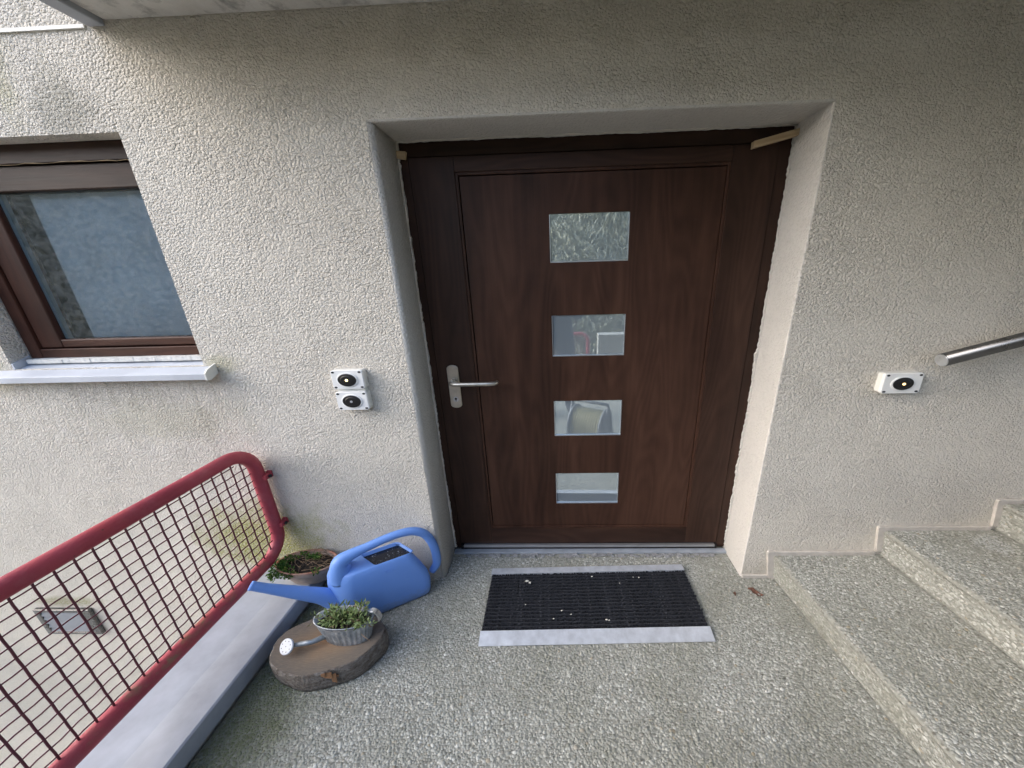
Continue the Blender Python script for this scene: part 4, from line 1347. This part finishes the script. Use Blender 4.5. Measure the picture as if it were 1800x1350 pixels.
m.build('body', 'blue_plastic', can)
m = MB(); m.ring_loft([rsec(0.0215, 0.2105, 0.0235, 0.1275, 0.2245, 0.12), rsec(0.0215, 0.2105, 0.0235, 0.1275, 0.268, 0.12)], (False, True)); m.build('water', 'dirty_water', can)
dc = 0.073
hp_ = [(-0.118, 0.235), (-0.118, 0.29), (-0.108, 0.328), (-0.070, 0.348), (0.0, 0.361), (0.09, 0.374), (0.160, 0.376), (0.215, 0.364), (0.258, 0.334), (0.285, 0.285), (0.300, 0.225), (0.304, 0.160), (0.298, 0.110), (0.270, 0.075)]
hr_ = [0.050, 0.046, 0.038, 0.027, 0.0205, 0.0195, 0.0195, 0.020, 0.0205, 0.021, 0.0215, 0.022, 0.022, 0.018]
def smooth_path(pts, rs, k=4):
    P_ = [Vector((a, dc, b)) for a, b in pts]
    out, ro_ = [], []
    for i in range(len(P_)-1):
        p0, p1, p2, p3 = P_[max(i-1, 0)], P_[i], P_[i+1], P_[min(i+2, len(P_)-1)]
        for j in range(k):
            t = j/k
            out.append(0.5*((2*p1)+(p2-p0)*t+(2*p0-5*p1+4*p2-p3)*t*t+(3*p1-p0-3*p2+p3)*t**3))
            ro_.append(rs[i]*(1-t)+rs[i+1]*t)
    return out+[P_[-1]], ro_+[rs[-1]]
pp, rr = smooth_path(hp_, hr_)
m = MB(); m.tube(pp, rr, 18); m.build('handle', 'blue_plastic', can)
sp_ = [(-0.140, 0.100), (-0.175, 0.135), (-0.215, 0.180), (-0.270, 0.226), (-0.335, 0.280), (-0.385, 0.322), (-0.430, 0.362)]
sr_ = [0.050, 0.042, 0.034, 0.029, 0.0235, 0.0195, 0.0175]
pp, rr = smooth_path(sp_, sr_)
m = MB()
m.tube(pp, rr, 18, caps=False)
e_ = pp[-1]; tdir = (pp[-1]-pp[-2]).normalized()
so_ = m.build('spout', 'blue_plastic', can)
m = MB()
u_ = tdir.orthogonal().normalized(); w_ = tdir.cross(u_)
rings = []
for (rr_, o_) in ((0.0172, -0.010), (0.0188, -0.004), (0.0190, 0.003), (0.0172, 0.005), (0.0140, 0.003), (0.0135, -0.05)):
    rings.append([tuple(e_+tdir*o_+(u_*math.cos(t)+w_*math.sin(t))*rr_) for t in np.linspace(0, 2*math.pi, 21)[:-1]])
m.ring_loft(rings, (False, True))
m.build('spout_rim', 'blue_plastic', so_)
# embossed capacity mark
cu_ = bpy.data.curves.new('capacity_mark', 'FONT')
cu_.body = '13 L'
cu_.size = 0.026
cu_.extrude = 0.0007
tmp = bpy.data.objects.new('capacity_mark_text', cu_)
COL.objects.link(tmp)
dg = bpy.context.evaluated_depsgraph_get()
me = bpy.data.meshes.new_from_object(tmp.evaluated_get(dg))
bpy.data.objects.remove(tmp)
me.materials.clear(); me.materials.append(M['blue_plastic'])
o = link('capacity_mark', me, can)
o.location = (0.058, 0.0015, 0.234); o.rotation_euler = (rad(90), 0, 0)

# ------------------------------------------------------------------ fallen leaves
def leaf(loc, rz, s, label):
    r_ = np.random.default_rng(int(s*1e4))
    m = MB()
    pts = []
    for t in np.linspace(0, 1, 7):
        w = math.sin(math.pi*min(1, t*0.95+0.04))*0.42*s
        zc = 0.010+0.008*math.sin(t*5+1)
        pts.append([(t*s*1.7, -w*r_.uniform(.8, 1.2), zc+0.006*r_.uniform(0, 1)), (t*s*1.7, 0, zc-0.003), (t*s*1.7, w*r_.uniform(.8, 1.2), zc+0.007*r_.uniform(0, 1)), (t*s*1.7, 0, zc-0.0045)])
    m.ring_loft(pts, (True, True), False)
    o = m.build('dry_leaf', 'dry_leaf')
    o.location = loc; o.rotation_euler = (0, 0, rz)
    tag(o, label, 'leaf', 'fallen leaves by the step')
leaf((1.600, -0.085, 0.0), rad(-25), 0.042, 'curled reddish dry leaf on the floor before the first step')
leaf((1.515, -0.125, 0.0), rad(60), 0.020, 'small brown leaf scrap between doormat and first step')

# ------------------------------------------------------------------ behind the camera, mirrored in the panes: hose reel and photographer
re_ = thing('hose_reel', 'grey hose reel with yellow hose, mirrored in the third pane', 'hose reel', (0.93, -1.13, 0.0), rad(28))
for sx in (-1, 1):
    m = MB(); m.tube([(sx*0.145, 0, 0.19), (sx*0.165, 0, 0.19)], 0.175, 28); m.build('flange', 'reel_plastic', re_)
m = MB()
for k in range(12):
    x = -0.13+k*0.0235
    m.tube([(x, 0.145*math.cos(t), 0.19+0.145*math.sin(t)) for t in np.linspace(0, 2*math.pi, 25)[:-1]], 0.0118, 8, closed=True)
m.tube([(-0.144, 0, 0.19), (0.144, 0, 0.19)], 0.13, 20)
m.build('hose', 'hose', re_)
m = MB()
for sx in (-1, 1):
    m.tube([(sx*0.18, -0.17, 0.012), (sx*0.18, 0.0, 0.42), (sx*0.18, 0.17, 0.012)], 0.012, 8)
m.tube([(-0.18, 0, 0.42), (0.18, 0, 0.42)], 0.014, 10)
m.build('stand', 'reel_plastic', re_)

def person():
    loc = (0.60, -1.86, 0.0)
    v, e, rr = [], [], []
    def add(p, r_, link_to=None):
        v.append(p); rr.append(r_)
        if link_to is not None: e.append((link_to, len(v)-1))
        return len(v)-1
    pel = add((0, 0, 0.98), (0.21, 0.13))
    ab = add((0, 0.01, 1.14), (0.20, 0.125), pel)
    ch = add((0, 0.0, 1.34), (0.235, 0.135), ab)
    nk = add((0, 0.015, 1.49), (0.075, 0.07), ch)
    h1 = add((0, 0.035, 1.56), (0.075, 0.085), nk)
    h2 = add((0, 0.04, 1.65), (0.095, 0.105), h1)
    h3 = add((0, 0.03, 1.73), (0.075, 0.085), h2)
    for s in (-1, 1):
        hip = add((s*0.13, 0, 0.88), (0.115, 0.105), pel)
        kn = add((s*0.15, 0.03, 0.50), (0.08, 0.075), hip)
        an = add((s*0.16, -0.01, 0.10), (0.055, 0.055), kn)
        toe = add((s*0.19, 0.15, 0.045), (0.05, 0.04), an)
        sh = add((s*0.26, 0, 1.42), (0.085, 0.085), ch)
        el = add((s*0.25, 0.10, 1.16), (0.065, 0.065), sh)
        wr = add((s*0.13+0.05, 0.28, 1.42), (0.042, 0.042), el)
        hd = add((s*0.08+0.05, 0.32, 1.50), (0.038, 0.030), wr)
    me = bpy.data.meshes.new('person')
    me.from_pydata(v, e, [])
    o = link('person', me)
    o.location = loc
    o.scale = (1, 1, 0.965)
    md_ = o.modifiers.new('skin', 'SKIN')
    for i, q in enumerate(rr):
        me.skin_vertices[0].data[i].radius = q
    me.skin_vertices[0].data[pel].use_root = True
    o.modifiers.new('sub', 'SUBSURF').levels = 2
    o.modifiers['sub'].render_levels = 2
    me.materials.append(M['clothed_figure'])
    tag(o, 'person in dark clothes holding up a phone, mirrored in the door panes', 'person')
    return o
person()
